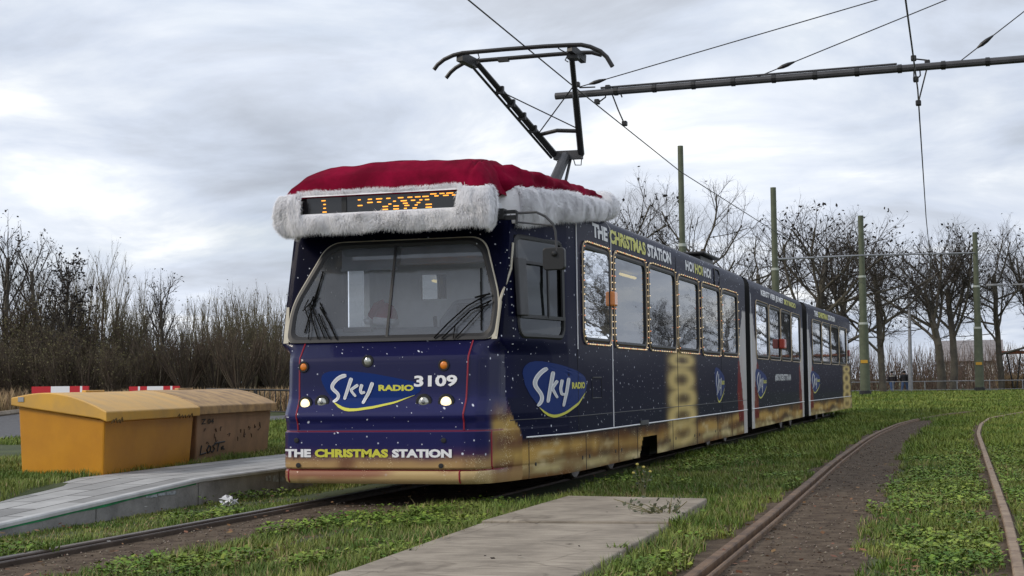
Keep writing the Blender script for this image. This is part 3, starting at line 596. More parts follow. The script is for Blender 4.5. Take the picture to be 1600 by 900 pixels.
# cab side window: sliding pane frame and the grey deflector plate in front of it
cw = MB()
def cbar(y0, z0_, y1, z1_, w):
    d = np.array([y1-y0, z1_-z0_]); d /= np.linalg.norm(d); q = np.array([-d[1], d[0]])*w/2
    cw.prism([F1(1, y+sx*q[0], z+sx*q[1], .006) for (y, z, sx) in ((y0, z0_, -1), (y1, z1_, -1), (y1, z1_, 1), (y0, z0_, 1))], (.018, 0, 0))
cbar(14.13, 1.80, 15.19, 1.80, .035); cbar(14.27, 2.33, 15.17, 2.33, .03); cbar(14.27, 1.80, 14.27, 2.33, .03); cbar(14.78, 1.80, 14.78, 2.33, .03); cbar(15.15, 1.80, 15.15, 2.5, .05)
cw.build('sliding_sash', 'rubber', body1)
MB().prism([F1(1, y, z, .02) for y, z in ((14.05, 1.80), (14.22, 1.80), (14.22, 2.36), (14.05, 2.36))], (.05, -.012, 0)).build('deflector_plate', 'darkgrey', body1, bevel=.01)
# seams, rubbing strip, rivets, flap
tr_ = MB()
for z in (.628,): tr_.tube([F1(1, y, z, .006) for y in np.linspace(14.3, 27.3, 60)], .0085, 6)
tr_.mi(1); tr_.tube([F1(1, y, .80, .001) for y in np.linspace(14.0, 27.3, 50)], .004, 4)
tr_.mi(0)
for y in (17.17,): tr_.tube([F1(1, y, z, .002) for z in np.linspace(.64, 3.0, 30)], .008, 6)
tr_.tube([F1(1, 15.62, z, .004) for z in np.linspace(1.5, 3.0, 20)], .008, 6)
tr_.mi(2)
for y in (15.62, 21.02, 24.68): tr_.tube([F1(1, y, z, .0005) for z in np.linspace(.64, 2.99, 20)], .005, 4)
for y in (14.35, 15.9, 17.4, 18.4, 20.6, 22.4, 24.2, 25.6): tr_.tube([F1(1, y, z, .0005) for z in np.linspace(.23, .62, 6)], .005, 4)
for z in np.linspace(1.45, 2.5, 15):
    p = F1(1, 14.0, z, .003); tr_.mi(3).box(p, (.012, .012, .012))
for (y, z) in ((14.5, .36), (15.75, .36), (16.05, .36), (17.25, .36), (17.55, .36), (20.4, .36), (20.8, .37), (22.2, .36), (22.6, .36), (24.0, .36), (24.4, .36)): tr_.mi(2).lathe(F1(1, y, z, -.004), (1, 0, 0), [(0, .022), (.008, .022)], 10)
tr_.mi(2).tube([F1(1, y, z, .001) for y, z in ((16.2, .98), (16.62, .98), (16.62, 1.20), (16.2, 1.20), (16.2, .98))], .005, 4)
tr_.mi(1).bar(F1(1, 16.22, 1.205, .006), F1(1, 16.6, 1.205, .006), .01)
tr_.mi(1); hy, hz = side_at(818, 664)[0], 0
tr_.box(F1(1, 18.75, .645, .012), (.02, .45, .055))
o = tr_.build('side_trim', ['white', 'darkgrey', 'black', 'silver'], body1)
st2 = MB()
for S in (S2, S3):
    st2.tube([S.f(1, t, .628, .006) for t in np.linspace(.05, S.L-.05, 20)], .0085, 6)
    st2.tube([S.f(1, .12, z, .002) for z in np.linspace(.4, 3.0, 10)], .007, 5)
st2.build('rubbing_strip', 'white', bodies[1])
# roof
rf = MB()
for fn, ts, s1 in ((F1, np.linspace(14.2, 27.33, 30), 0), (S2.f, np.linspace(0, S2.L, 12), 1), (S3.f, np.linspace(0, S3.L, 12), 2)):
    K = 12; vs = []
    for t in ts:
        L_, R_ = fn(-1, t, 3.035), fn(1, t, 3.035)
        for k in range(K+1): u = k/K; p = L_*(1-u)+R_*u; p = p+np.array([0, 0, .17*(1-(2*u-1)**2)**.8]); vs.append(p)
    rf.add(vs, [(i*(K+1)+k, i*(K+1)+k+1, (i+1)*(K+1)+k+1, (i+1)*(K+1)+k) for i in range(len(ts)-1) for k in range(K)])
rf.build('roof', 'roofm', tram, smooth=True)
fr = MB()  # front roof panel between the windscreen head and the roof
vs = []
for z in (2.6, 2.85, 2.99, 3.035):
    for dx in np.linspace(-1.05, 1.05, 9): vs.append((XC+dx, YF+float(pY(z))+.004, z))
def end_wall(fn, t, mb, inset=0):
    pts = [fn(-1, t, z) for z in (.3, 2.85, 3.0)]+[fn(1, t, z) for z in (3.0, 2.85, .3)]; mb.add(pts, [tuple(range(6))])

for fn_, t_ in ((F1, 27.32), (S2.f, .01), (S2.f, S2.L-.01), (S3.f, .01), (S3.f, S3.L-.005)):
    ew = MB(); end_wall(fn_, t_, ew); ew.build('end_wall', 'black', tram)
# bellows
for (a, b) in ((F1, S2), (S2, S3)):
    mb = MB(); n_ = 12; vs = []
    for k in range(n_+1):
        u = k/n_; ins = .13+.05*(k % 2)
        def pt(sd, z):
            p = (F1(sd, 27.3, z) if a is F1 else S2.f(sd, S2.L, z)); q = b.f(sd, 0, z); r = p*(1-u)+q*u; c = (p+q)/2; return r-np.array([sd*ins, 0, 0])
        vs += [pt(-1, .34), pt(-1, 2.8), pt(-1, 2.98), pt(1, 2.98), pt(1, 2.8), pt(1, .34)]
    mb.add(vs, [(i*6+k, i*6+(k+1) % 6, (i+1)*6+(k+1) % 6, (i+1)*6+k) for i in range(n_) for k in range(6)]); mb.build('bellows', 'black', tram)
# underframe, bogies and wheels
uf = MB(); uf.box((XC, 20.9, .55), (2.3, 11.4, .5)); uf.box((XC-.03, 32.4, .55), (2.3, 8.8, .5)); uf.box((XC+.02, 42.8, .55), (2.3, 10, .5))
uf.box((XC, 14.4, .52), (1.7, 1.2, .4))
for y in (16.4, 17.0, 20.6, 22.6, 24.2): uf.box((XC+.95, y, .27), (.3, .45, .2)); uf.box((XC-.95, y+.3, .27), (.3, .45, .2))
uf.build('underframe', 'under', tram)
for y in (18.6, 27.6, 37.4, 45.2):
    bo = MB(); bo.box((XC, y, .33), (1.75, 2.1, .16)); bo.box((XC+.85, y, .33), (.12, 2.3, .2)); bo.box((XC-.85, y, .33), (.12, 2.3, .2))
    for dy in (-.5, .5): bo.lathe((XC+.9, y+dy, .33), (1, 0, 0), [(0, .1), (.06, .1), (.09, .07)], 12)
    bg_ = bo.build('bogie', 'under', tram)
    for sx in (-.72, .72):
        for dy in (-.9, .9):
            MB().lathe((XC+sx-.06, y+dy, .34), (1, 0, 0), [(0, .30), (.02, .33), (.10, .335), (.12, .31), (.10, .22), (.11, .1)], 24).build('wheel', 'rail', bg_, smooth=False)
# saloon interior
it = MB(); it.box((XC, 21.4, .86), (2.62, 11.6, .06)); it.box((XC, 21.4, 2.88), (2.5, 11.6, .05)); it.box((XC-.02, 32.4, .86), (2.6, 8.8, .06)); it.box((XC-.02, 32.4, 2.88), (2.5, 8.8, .05)); it.box((XC+.02, 42.8, .86), (2.55, 10, .06)); it.box((XC+.02, 42.8, 2.88), (2.4, 9.8, .05))
it.build('saloon_lining', 'interior', tram)
stm = MB()
def seat(x, y, f):
    stm.box((x, y, 1.32), (.9, .44, .1)); stm.box((x, y+f*.24, 1.68), (.9, .08, .72)); stm.box((x, y, 1.08), (.12, .36, .4))
for y in np.arange(16.4, 26.6, 1.55): seat(XC-.75, y, -1); seat(XC+.8, y+.3, 1)
for y in np.arange(28.8, 47, 1.7): seat(XC-.75, y, -1); seat(XC+.78, y, 1)
stm.build('saloon_seats', 'seat', tram, bevel=.03)['kind'] = 'stuff'
for y in (16.25, 17.55, 18.9, 22.9, 38.9, 40.6):
    MB().tube([(XC+.15, y, 2.80), (XC+.15, y+1.05, 2.80)], .022, 8).build('ceiling_light', 'tube', tram)
# cab: floor, dashboard, partition with a window, driver seat, blinds
cb_ = MB()
pq = [at(px, py, 1, 15.35) for px, py in ((659, 468), (699, 468), (699, 428), (661, 428))]
x0, x1, z0, z1 = pq[0][0], pq[1][0], pq[0][2], pq[2][2]
W0, W1 = XC-1.24, XC+1.24
for (a, b, c, d) in ((W0+.45, x0, .9, 2.84), (x1, W1, .9, 2.84), (x0, x1, .9, z0), (x0, x1, z1, 2.84)): cb_.box(((a+b)/2, 15.35, (c+d)/2), (b-a, .05, d-c))
cb_.box((XC, 14.6, 2.86), (2.1, 1.5, .05)); cb_.box((XC, 14.75, .88), (1.9, 1.2, .05)); cb_.box((XC-.62, 15.0, 1.9), (.06, .6, 1.9))
cb_.build('cab_partition', 'lining', tram)
db = MB(); sec_ = [(13.80, 1.2), (13.80, 1.60), (14.0, 1.66), (14.25, 1.72), (14.5, 1.62), (14.62, 1.2)]
db.prism([(XC-1.02, y, z) for y, z in sec_], (2.04, 0, 0)); db.build('dashboard', 'dash', tram, bevel=.03)
ds = MB()
prof = [(XC+.05, 1.0), (XC+.05, 1.82), (XC+.22, 2.02), (XC+.70, 2.06), (XC+.9, 1.9), (XC+.95, 1.0)]
ds.prism([(x, 15.0, z) for x, z in prof], (0, .14, 0)); ds.box((XC+.5, 14.75, 1.25), (.55, .5, .14)); ds.build('driver_seat', 'dash', tram, bevel=.04)
mo = MB(); mo.box((XC+.62, 14.35, 1.86), (.26, .05, .18)); mo.box((XC+.62, 14.38, 1.74), (.05, .04, .12)); mo.box((XC-.45, 14.1, 1.70), (.3, .14, .05)); mo.tube([(XC-.66, 14.9, .95), (XC-.66, 14.9, 2.8)], .018, 8); mo.tube([(XC+.30, 14.25, 1.68), (XC+.30, 14.22, 1.82)], .02, 8); mo.build('cab_fittings', 'darkgrey', tram, bevel=.008)
bl = MB(); yb = YF+float(pY(2.4))+.03
bl.mi(0).add([(XC-.62, yb+.05, 2.54), (XC-.02, yb+.05, 2.54), (XC-.02, yb-.0, 2.30), (XC-.60, yb, 2.29)], [(0, 1, 2, 3)]); bl.box((XC-.31, yb, 2.29), (.6, .02, .02))
bl.add([(XC+.02, yb+.05, 2.54), (XC+.9, yb+.05, 2.54), (XC+.93, yb, 2.33), (XC+.02, yb, 2.33)], [(0, 1, 2, 3)]); bl.box((XC+.48, yb, 2.33), (.9, .02, .02))
bl.build('sun_blind', 'grey', tram)
# windscreen: glass, rubber, cream frame, split bar
def Fw(p, e=0.0): return np.array([XC+p[0], YF+float(pY(p[1]))-e, p[1]])
def round_poly(P, r, n=10):
    o = []; P = [np.array(p, float) for p in P]
    for i, p in enumerate(P):
        a = P[i-1]-p; b = P[(i+1) % len(P)]-p; rr = min(r[i], np.linalg.norm(a)*.45, np.linalg.norm(b)*.45); a = p+a/np.linalg.norm(a)*rr; b = p+b/np.linalg.norm(b)*rr
        for t in np.linspace(0, 1, n+1): o.append(tuple((1-t)**2*a+2*t*(1-t)*p+t*t*b))
    return o
def scaled(P, d):
    P = np.array(P); out = []; n = len(P)
    for i in range(n):
        a, b, c = P[i-1], P[i], P[(i+1) % n]; e1 = (b-a)/np.linalg.norm(b-a); e2 = (c-b)/np.linalg.norm(c-b); n1 = np.array([e1[1], -e1[0]]); n2 = np.array([e2[1], -e2[0]])
        m = n1+n2; m /= np.linalg.norm(m); out.append(tuple(b+m*d/max(.5, m@n1)))
    return out
RAD = [.10, .10, .3, .16, .16, .3]
gl_ = round_poly(WS, RAD); r1 = round_poly(scaled(WS, .03), RAD); r2 = round_poly(scaled(WS, .040), RAD); r2 = [q_ if q_[1] > 1.62 else (q_[0], max(q_[1], p_[1])) for p_, q_ in zip(r1, r2)]; gi = round_poly(scaled(WS, -.03), RAD); nG = len(gl_)
mb = MB()
def rng_(A, B, ea, eb): mb.add([Fw(p, ea) for p in A]+[Fw(p, eb) for p in B], [(i, (i+1) % nG, nG+(i+1) % nG, nG+i) for i in range(nG)])
mb.mi(1); rng_(gi, gl_, .010, .024); rng_(gl_, r1, .024, .020); rng_(gi, gi, .010, -.02); mb.mi(2); rng_(r1, r2, .020, .016); rng_(r2, r2, .016, -.01)
zs = np.linspace(min(p[1] for p in gi), max(p[1] for p in gi), 2)
mb.mi(0).add([Fw(p, .004) for p in gi], [tuple(range(nG))])
mb.mi(1).bar(Fw((-.02, 1.60), .012), Fw((-.02, 2.545), .012), .024, .012, up=(0, 1, 0))
mb.build('windscreen', ['wglass', 'rubber', 'cream'], tram)
# cream pillar trims of the cab corner and nose seams
pt = MB(); pt.tube([F1(1, YF+.63, 2.5, .004), F1(1, YF+.56, 2.25, .006), Fw((1.10, 1.95), .012), Fw((1.085, 1.60), .012)], .014, 6)
for sx in (-1, 1): pt.add([Fw((sx*1.045, 1.57), .01), Fw((sx*1.10, 1.57), .01), Fw((sx*1.118, 1.93), .01), Fw((sx*1.09, 1.93), .01)], [(0, 1, 2, 3)])
pt.build('cream_trim', 'cream', tram)
sm = MB()
def nose_pt(dx, z, e):
    cx, cy = cols_at(z); y = float(np.interp(abs(dx), cx[:80], cy[:80])); return np.array([XC+dx, YF+y-e, z])
for sx, pts in ((-1, ((447, 669), (452, 610), (460, 536))), (1, ((715, 669), (718, 610), (722, 536)))):
    zz_ = np.linspace(.73, 1.56, 24); sm.tube([nose_pt(sx*(.84+.03*(z-.73)), z, .003) for z in zz_], .008, 6)
sm.tube([nose_pt(dx, .714, -.022) for dx in np.linspace(-1.03, 1.05, 60)], .006, 5); sm.tube([nose_pt(dx, .358, -.02) for dx in np.linspace(-1.03, 1.05, 60)], .007, 5)
sm.tube([nose_pt(1.05, z, .002) for z in np.linspace(.36, .71, 14)], .009, 6)
for dx in (-.95, .80): sm.tube([nose_pt(dx, z, .002) for z in np.linspace(.235, .35, 8)], .008, 6)
sm.mi(1)
for px, py in ((463, 688), (693, 688), (466, 727), (689, 728)):
    x, z = front_at(px, py); sm.lathe(Ff(x, z, -.004), (0, -1, 0), [(0, .024), (.008, .024), (.009, .015)], 12)
sm.build('nose_seam', ['red_line', 'black'], tram)
# lamps
def lamp(px, py, r, name, m, label=None, on=False):
    x, z = front_at(px, py); c = Ff(x, z, -.02); mb = MB()
    mb.mi(0).lathe(c, (0, -1, 0), [(0, r*1.42), (.022, r*1.42), (.03, r*1.3), (.03, r*1.0), (.02, r*.92)], 24)
    mb.mi(1).lathe(c+np.array([0, -.022, 0]), (0, -1, 0), [(0, r*.97), (.008, r*.8), (.014, r*.5), (.016, r*.1)], 24)
    if name == 'headlight' and not on: mb.mi(2).lathe(c+np.array([0, -.036, 0]), (0, -1, 0), [(0, r*.34), (.006, r*.3), (.008, r*.12)], 12)
    o = mb.build(name, ['black', m, 'chrome'], tram, smooth=False)
    if label: o['label'] = label
lamp(477, 631, .050, 'headlight', 'lens_on', 'lit headlight at the left of the nose', True); lamp(503, 629, .052, 'headlight', 'lens', 'unlit headlight')
lamp(662, 628.5, .056, 'headlight', 'lens', 'unlit headlight'); lamp(697, 628.5, .056, 'headlight', 'lens_on', 'lit headlight at the right of the nose', True)
lamp(474.5, 573.5, .038, 'indicator_light', 'amber'); lamp(693.5, 570.5, .040, 'indicator_light', 'amber'); lamp(574.5, 564.5, .042, 'centre_lamp', 'lens')
MB().box(F1(1, 17.14, 2.1, .03), (.07, .17, .17)).build('side_marker_lamp', 'amber', tram, bevel=.02)
MB().box(S2.f(1, 4.45, 1.9, .06), (.12, .3, .2)).build('side_marker_lamp', 'red_lens', tram, bevel=.02)
MB().box(S3.f(1, 11.3, 1.95, .05), (.12, .3, .2)).build('side_marker_lamp', 'red_lens', tram, bevel=.02)
# destination display
x0, z0 = front_at(478, 335.5, -.0); 
SY = 13.53
a = at(477.3, 336, 1, SY); b = at(717, 325, 1, SY); c = at(716.5, 299, 1, SY); d = at(477, 312, 1, SY)
dx0, dx1, dz0, dz1 = (a[0]+d[0])/2, (b[0]+c[0])/2, (a[2]+b[2])/2, (c[2]+d[2])/2
dd = MB(); dd.box(((dx0+dx1)/2, SY+.35, (dz0+dz1)/2), (dx1-dx0+.06, .7, dz1-dz0+.05)); dd.mi(1).box((dx0+(dx1-dx0)*.26, SY-.003, (dz0+dz1)/2), (.05, .012, dz1-dz0))
disp = dd.build('destination_display', [mat('display_glass', (.016, .016, .018), .15, coat=.5), 'black'], tram)
lb = MB(); DW, DH = dx1-dx0, dz1-dz0
def dash(u, v, w): lb.box((dx0+u*DW, SY-.004, dz0+v*DH), (w*DW*.85, .008, .0095))
for v in (.86, .62, .38, .14): dash(.118+(.005 if v > .8 else .012), v, .03 if v in (.86, .14) else .018)
rows = {.93: [(.84, .045), (.895, .035), (.945, .05)], .80: [(.36, .02), (.43, .03), (.49, .045), (.55, .03), (.63, .04), (.69, .035), (.74, .04), (.79, .045), (.86, .03), (.92, .04), (.97, .025)], .60: [(.43, .04), (.49, .03), (.59, .02), (.65, .045), (.71, .03), (.76, .02), (.80, .03)], .44: [(.365, .035), (.56, .02), (.66, .035), (.745, .025)], .30: [(.53, .04), (.60, .04), (.67, .035), (.73, .02), (.81, .045)], .12: [(.53, .04), (.60, .04), (.66, .02), (.72, .03), (.81, .045)], .0: []}
for v, L_ in rows.items():
    for u, w in L_: dash(u, v, w)
lb.build('led_dots', 'led', disp)
# lettering
def text_geo(s, bold=.03, spacing=1.0):
    cu = bpy.data.curves.new('t', 'FONT'); cu.body = s; cu.size = 1.0; cu.offset = bold; cu.space_character = spacing; cu.resolution_u = 3
    o = bpy.data.objects.new('t', cu); COL.objects.link(o); dg = bpy.context.evaluated_depsgraph_get(); dg.update(); me = bpy.data.meshes.new_from_object(o.evaluated_get(dg))
    V = np.array([v.co[:2] for v in me.vertices]); Fs = [tuple(p.vertices) for p in me.polygons]; bpy.data.objects.remove(o); bpy.data.curves.remove(cu); bpy.data.meshes.remove(me)
    return V, Fs
def text_block(words, fn, mats, name, parent, bold=.03, gap=.28, label=None):
    """words: [(text, material index)]; fn(u, v): u, v in 0..1 over the block -> 3d"""
    parts = []; x = 0
    for s, mi in words:
        V, Fs = text_geo(s, bold); w0, w1 = V[:, 0].min(), V[:, 0].max(); V[:, 0] += x-w0; x += w1-w0+gap; parts.append((V, Fs, mi))
    W = x-gap; zmin = min(p[0][:, 1].min() for p in parts); zmax = max(p[0][:, 1].max() for p in parts); mb = MB()
    for V, Fs, mi in parts: mb.mi(mi).add([fn(v[0]/W, (v[1]-zmin)/(zmax-zmin)) for v in V], Fs)
    o = mb.build(name, mats, parent)
    if label: o['label'] = label
    return o
def front_block(px0, py0, px1, py1, h, e=.004):
    (xa, za), (xb, zb) = front_at(px0, py0), front_at(px1, py1); return lambda u, v: Ff(xa+(xb-xa)*u, za+(zb-za)*u+h*v, e)
text_block([('THE', 0), ('CHRISTMAS', 1), ('STATION', 0)], front_block(446, 714.5, 706, 715.3, .079), ['white', 'yellow'], 'lettering', tram, bold=.055)
text_block([('3109', 0)], front_block(647, 604.8, 714.5, 603.5, .107), ['white'], 'fleet_number', tram, bold=.035)
def side_block(fn, y0, z0, y1, z1, h, e=.005): return lambda u, v: fn(1, y0+(y1-y0)*u, z0+(z1-z0)*u+h*v, e)
text_block([('THE', 0), ('CHRISTMAS', 1), ('STATION', 0)], side_block(F1, 16.33, 2.745, 20.7, 2.745, .165), ['white', 'yellow'], 'lettering', body1, bold=.045)
text_block([('HO!', 0), ('HO!', 1), ('HO!', 0)], side_block(F1, 21.75, 2.74, 23.85, 2.74, .15), ['white', 'yellow'], 'lettering', body1, bold=.045)
text_block([('KERST VIER JE MET', 0), ('SKY RADIO', 1)], side_block(S2.f, 1.6, 2.74, 7.6, 2.74, .15), ['white', 'yellow'], 'lettering', bodies[1], bold=.045)
text_block([('#SKYKERSTTRAM', 0)], side_block(S2.f, 3.5, 1.12, 6.3, 1.12, .15), ['silver'], 'lettering', bodies[1], bold=.045)
text_block([('THE', 0), ('CHRISTMAS', 1), ('STATION', 0)], side_block(S3.f, 1.5, 2.74, 6.2, 2.74, .15), ['white', 'yellow'], 'lettering', bodies[2], bold=.045)
tr_ = MB(); tr_.tube([F1(1, y, z, .004) for y, z in rrect(24.15, 24.62, 2.66, 2.93, .08)], .014, 6); tr_.build('side_loudspeaker_rim', 'black', body1)
# logos
LF = dict(out=[(240, 300), (247, 268), (272, 245), (330, 226), (420, 224), (560, 233), (700, 250), (900, 287), (1060, 320), (1110, 345), (1133, 375), (1122, 410), (1080, 440), (900, 498), (700, 540), (560, 560), (480, 558), (420, 540), (350, 488), (290, 410), (255, 345)],
          arc_o=[(345, 500), (390, 550), (440, 580), (490, 588), (560, 583), (700, 562), (900, 515), (1075, 443)], arc_i=[(1075, 441), (900, 498), (700, 540), (560, 560), (485, 560), (440, 550), (395, 525), (345, 498)],
          strokes=[([(466, 266), (425, 272), (380, 300), (335, 355), (335, 385), (370, 410), (400, 435), (400, 465), (375, 490), (345, 502)], 36), ([(512, 288), (480, 385), (448, 482)], 34), ([(572, 350), (505, 395), (525, 425), (552, 455)], 28), ([(607, 345), (592, 395), (600, 425), (635, 415)], 30), ([(702, 328), (668, 420), (612, 518)], 34)], radio=(752, 405, 1065, 405, 55))
LS = dict(out=[(165, 250), (172, 200), (195, 155), (240, 118), (290, 108), (350, 108), (500, 135), (640, 172), (780, 220), (870, 262), (920, 300), (945, 350), (948, 400), (935, 450), (905, 505), (780, 610), (600, 715), (520, 742), (470, 748), (420, 738), (370, 705), (310, 640), (230, 500), (185, 380)],
          arc_o=[(310, 650), (350, 710), (400, 755), (450, 775), (500, 775), (590, 748), (780, 645), (905, 515), (918, 490)], arc_i=[(918, 488), (780, 610), (590, 715), (520, 738), (470, 742), (410, 728), (360, 690), (310, 645)],
          strokes=[([(405, 190), (370, 205), (310, 270), (270, 345), (275, 400), (310, 450), (345, 505), (345, 560), (320, 605), (290, 630)], 50), ([(462, 228), (430, 410), (397, 595)], 46), ([(508, 335), (445, 425), (470, 480), (505, 545)], 40), ([(562, 325), (540, 430), (550, 505), (600, 500)], 40), ([(640, 305), (610, 480), (567, 650)], 44)], radio=(690, 440, 910, 438, 82))
def stroke_poly(pts, w):
    P = np.array(pts, float); t = np.concatenate([[0], np.cumsum(np.linalg.norm(np.diff(P, axis=0), axis=1))]); tt = np.linspace(0, t[-1], 28); Q = np.stack([np.interp(tt, t, P[:, k]) for k in (0, 1)], 1)
    if len(pts) > 2:
        for _ in range(5): Q[1:-1] = .25*Q[:-2]+.5*Q[1:-1]+.25*Q[2:]
    d = np.gradient(Q, axis=0); d /= np.linalg.norm(d, axis=1)[:, None]; nn = np.stack([-d[:, 1], d[:, 0]], 1); s = np.linspace(0, 1, 28)[:, None]
    ww = w*.5*(1.0-.28*s)*np.minimum(1, np.minimum(s*9+.55, (1-s)*9+.55))
    return Q+nn*ww, Q-nn*ww
def make_logo(D, fn, parent):
    """fn(X, Y, e): logo picture units to 3d"""
    mb = MB(); O_ = np.array(D['out'], float); rowsY = np.linspace(O_[:, 1].min()+.5, O_[:, 1].max()-.5, 46); vs = []
    for Yr in rowsY:
        xs_ = [a[0]+(b[0]-a[0])*(Yr-a[1])/(b[1]-a[1]) for a, b in zip(O_, np.roll(O_, -1, 0)) if (a[1] > Yr) != (b[1] > Yr)]
        vs += [fn(min(xs_)*(1-t)+max(xs_)*t, Yr, .003) for t in np.linspace(0, 1, 9)]
    mb.mi(0).add(vs, [(i*9+k, i*9+k+1, (i+1)*9+k+1, (i+1)*9+k) for i in range(45) for k in range(8)])
    A = np.array(D['arc_o'], float); B = np.array(D['arc_i'], float)[::-1]
    def rs(P, n): t = np.concatenate([[0], np.cumsum(np.linalg.norm(np.diff(P, axis=0), axis=1))]); return np.stack([np.interp(np.linspace(0, t[-1], n), t, P[:, k]) for k in (0, 1)], 1)
    A, B = rs(A, 24), rs(B, 24); mb.mi(1).add([fn(*p, .0045) for p in A]+[fn(*p, .0045) for p in B], [(i, i+1, 25+i, 24+i) for i in range(23)])
    for k, (pts, w) in enumerate(D['strokes']):
        a, b = stroke_poly(pts, w*1.0); mb.mi(2).add([fn(*p, .006+.0012*k) for p in a]+[fn(*p, .006+.0012*k) for p in b], [(i, i+1, 29+i, 28+i) for i in range(27)])
        a, b = stroke_poly(pts, w*.62); mb.mi(3).add([fn(*p, .0066+.0012*k) for p in a]+[fn(*p, .0066+.0012*k) for p in b], [(i, i+1, 29+i, 28+i) for i in range(27)])
    V, Fs = text_geo('RADIO', .05); V[:, 0] -= V[:, 0].min(); V[:, 1] -= V[:, 1].min(); W = V[:, 0].max(); H = V[:, 1].max(); x0, y0, x1, y1, h = D['radio']
    mb.mi(1).add([fn(x0+(x1-x0)*v[0]/W, y0+(y1-y0)*v[0]/W-h*v[1]/H, .0055) for v in V], Fs)
    return mb.build('radio_logo', ['logo', 'yellow', 'white', 'silver'], parent)
def lf(X, Y, e):
    x, z = front_at(460+X/5.714, 540+Y/5.714); return Ff(x, z, e)
make_logo(LF, lf, tram)
_l0, _l1 = side_at(790+165/7.5, 640), side_at(790+945/7.5, 600); _zt = side_at(840, 550+108/7.5)[1]; _zb = side_at(850, 550+775/7.5)[1]
def ls(fn, y0, y1, zt, zb): return lambda X, Y, e: fn(1, y0+(y1-y0)*(X-165)/780, zt+(zb-zt)*(Y-108)/667, e)
make_logo(LS, ls(F1, _l0[0], _l1[0], _zt, _zb), body1)
make_logo(LS, ls(F1, 24.0, 24.95, 1.36, .80), body1)
make_logo(LS, ls(S2.f, .55, 2.2, 1.36, .80), bodies[1]); make_logo(LS, ls(S3.f, .5, 2.4, 1.36, .80), bodies[2])
# wipers
def wiper(segs, blade):
    mb = MB(); Y0 = .04
    for pts, r in segs: mb.tube([at(px, py, 1, YF+float(pY(at(px, py, 1, 13.85)[2]))-Y0) for px, py in pts], r*.8, 6)
    for pts in blade: mb.tube([at(px, py, 1, YF+float(pY(at(px, py, 1, 13.85)[2]))-.022) for px, py in pts], .0075, 5)
    return mb.build('wiper', mat('wiper_black', (.006, .006, .006), .8, spec=.1), tram)
wiper([([(678, 528), (700, 505), (730, 478), (765, 458)], .010), ([(690, 529), (735, 485), (768, 469)], .010), ([(712, 528), (745, 492), (766, 470)], .008), ([(742, 465), (752, 462), (766, 459)], .012), ([(744, 482), (764, 476)], .008), ([(708, 529), (711, 510)], .006)], [[(751.5, 419), (752, 516)], [(751, 440), (753, 500)]])
wiper([([(497, 529), (488, 500), (484, 478), (490, 463)], .010), ([(507, 528), (492, 490), (486, 476)], .009), ([(482, 530), (484, 505), (476, 480), (482, 468)], .007), ([(526, 530), (514, 505), (500, 480)], .010), ([(515, 529), (505, 508), (498, 490)], .009), ([(473, 486), (496, 462)], .008)], [[(504, 430), (492, 465), (476, 520)], [(500, 473), (508, 490)], [(505, 424), (490, 478)]])
# mirror on its bracket
MY = 13.75
mm = MB(); P_ = lambda px, py, dy=0: at(px, py, 1, MY+dy)
mm.tube([P_(806, 333), P_(838, 331.5), P_(852, 338), P_(864, 350), P_(868, 362), P_(870, 392)], .012, 8)
mm.tube([P_(806, 347), P_(838, 350), P_(866, 353)], .008, 8); mm.tube([P_(808, 330), P_(807, 350)], .012, 6)
mm.mi(1).box(P_(780, 335), (.12, .10, .10)).box(P_(797, 340), (.12, .05, .04)).box(P_(797, 331), (.12, .05, .03))
mm.mi(2).lathe(P_(774, 337, -.05), (0, -1, 0), [(0, .03), (.02, .03)], 12)
arm = mm.build('mirror_bracket', ['darkgrey', 'black', 'chrome'], tram)
mh = MB(); c = P_(866, 404.5, .02); rr = rrect(-.105, .105, -.105, .105, .035); mh.prism([(c[0]+x, c[1]-.03, c[2]+z) for x, z in rr], (0, .07, 0)); mh.lathe(c+np.array([.01, -.03, .045]), (0, -1, 0), [(0, .03), (.02, .026), (.03, .01)], 12)
mh.build('mirror_head', 'black', arm, bevel=.008)
# roof box and pantograph
rb = MB(); c = at(1066, 381, 0, -5.3); rb.box((c[0], c[1], 3.22), (.9, 1.3, .35)); rb.box((c[0], c[1], 3.42), (1.1, 1.6, .05)); rb.build('roof_box', 'black', tram, bevel=.02)
PXC = -5.5
def pp(px, py, Y): return at(px, py, 1, Y)
pg = MB(); kn = at(885, 243, 0, PXC); YK = kn[1]; HEADP = at(829, 82, 0, -5.45); YH = HEADP[1]; base = at(858, 292, 1, YK-1.0)
pan = MB(); pan.box((PXC, YK-1.2, 3.28), (1.1, 1.6, .08)); pan.box((PXC, YK-1.9, 3.3), (.3, .3, .2))
pan_o = pan.build('pantograph', 'darkgrey', tram)
la = MB(); la.tube([base+np.array([0, -.3, -.3]), pp(884, 243, YK)], [.085, .07], 10); la.tube([pp(880, 300, YK-.5), pp(891, 250, YK)], .022, 6); la.bar(pp(866, 243.5, YK), pp(910, 241.5, YK), .10, .12)
la.tube([pp(869, 243, YK), pp(869, 249, YK), pp(873, 256, YK), pp(876, 249, YK)], .008, 5); la.tube([pp(895, 245, YK), pp(899, 258, YK), pp(908, 258, YK), pp(909, 246, YK)], .008, 5)
la.build('lower_arm', 'darkgrey', pan_o)
ua = MB(); n0, n1 = pp(868, 243, YK), pp(908, 241, YK); h0, h1 = pp(745, 98, YH), pp(893, 86, YH)
def on(a, b, t): return a*(1-t)+b*t
ua.tube([n0, on(n0, h0, .5), h0], [.047, .043, .034], 8); ua.tube([n1, on(n1, h1, .6), on(n1, h1, .61), h1], [.047, .045, .036, .036], 8)
ua.tube([n0+np.array([-.06, 0, -.03]), h0+np.array([-.05, 0, -.06])], .018, 6)
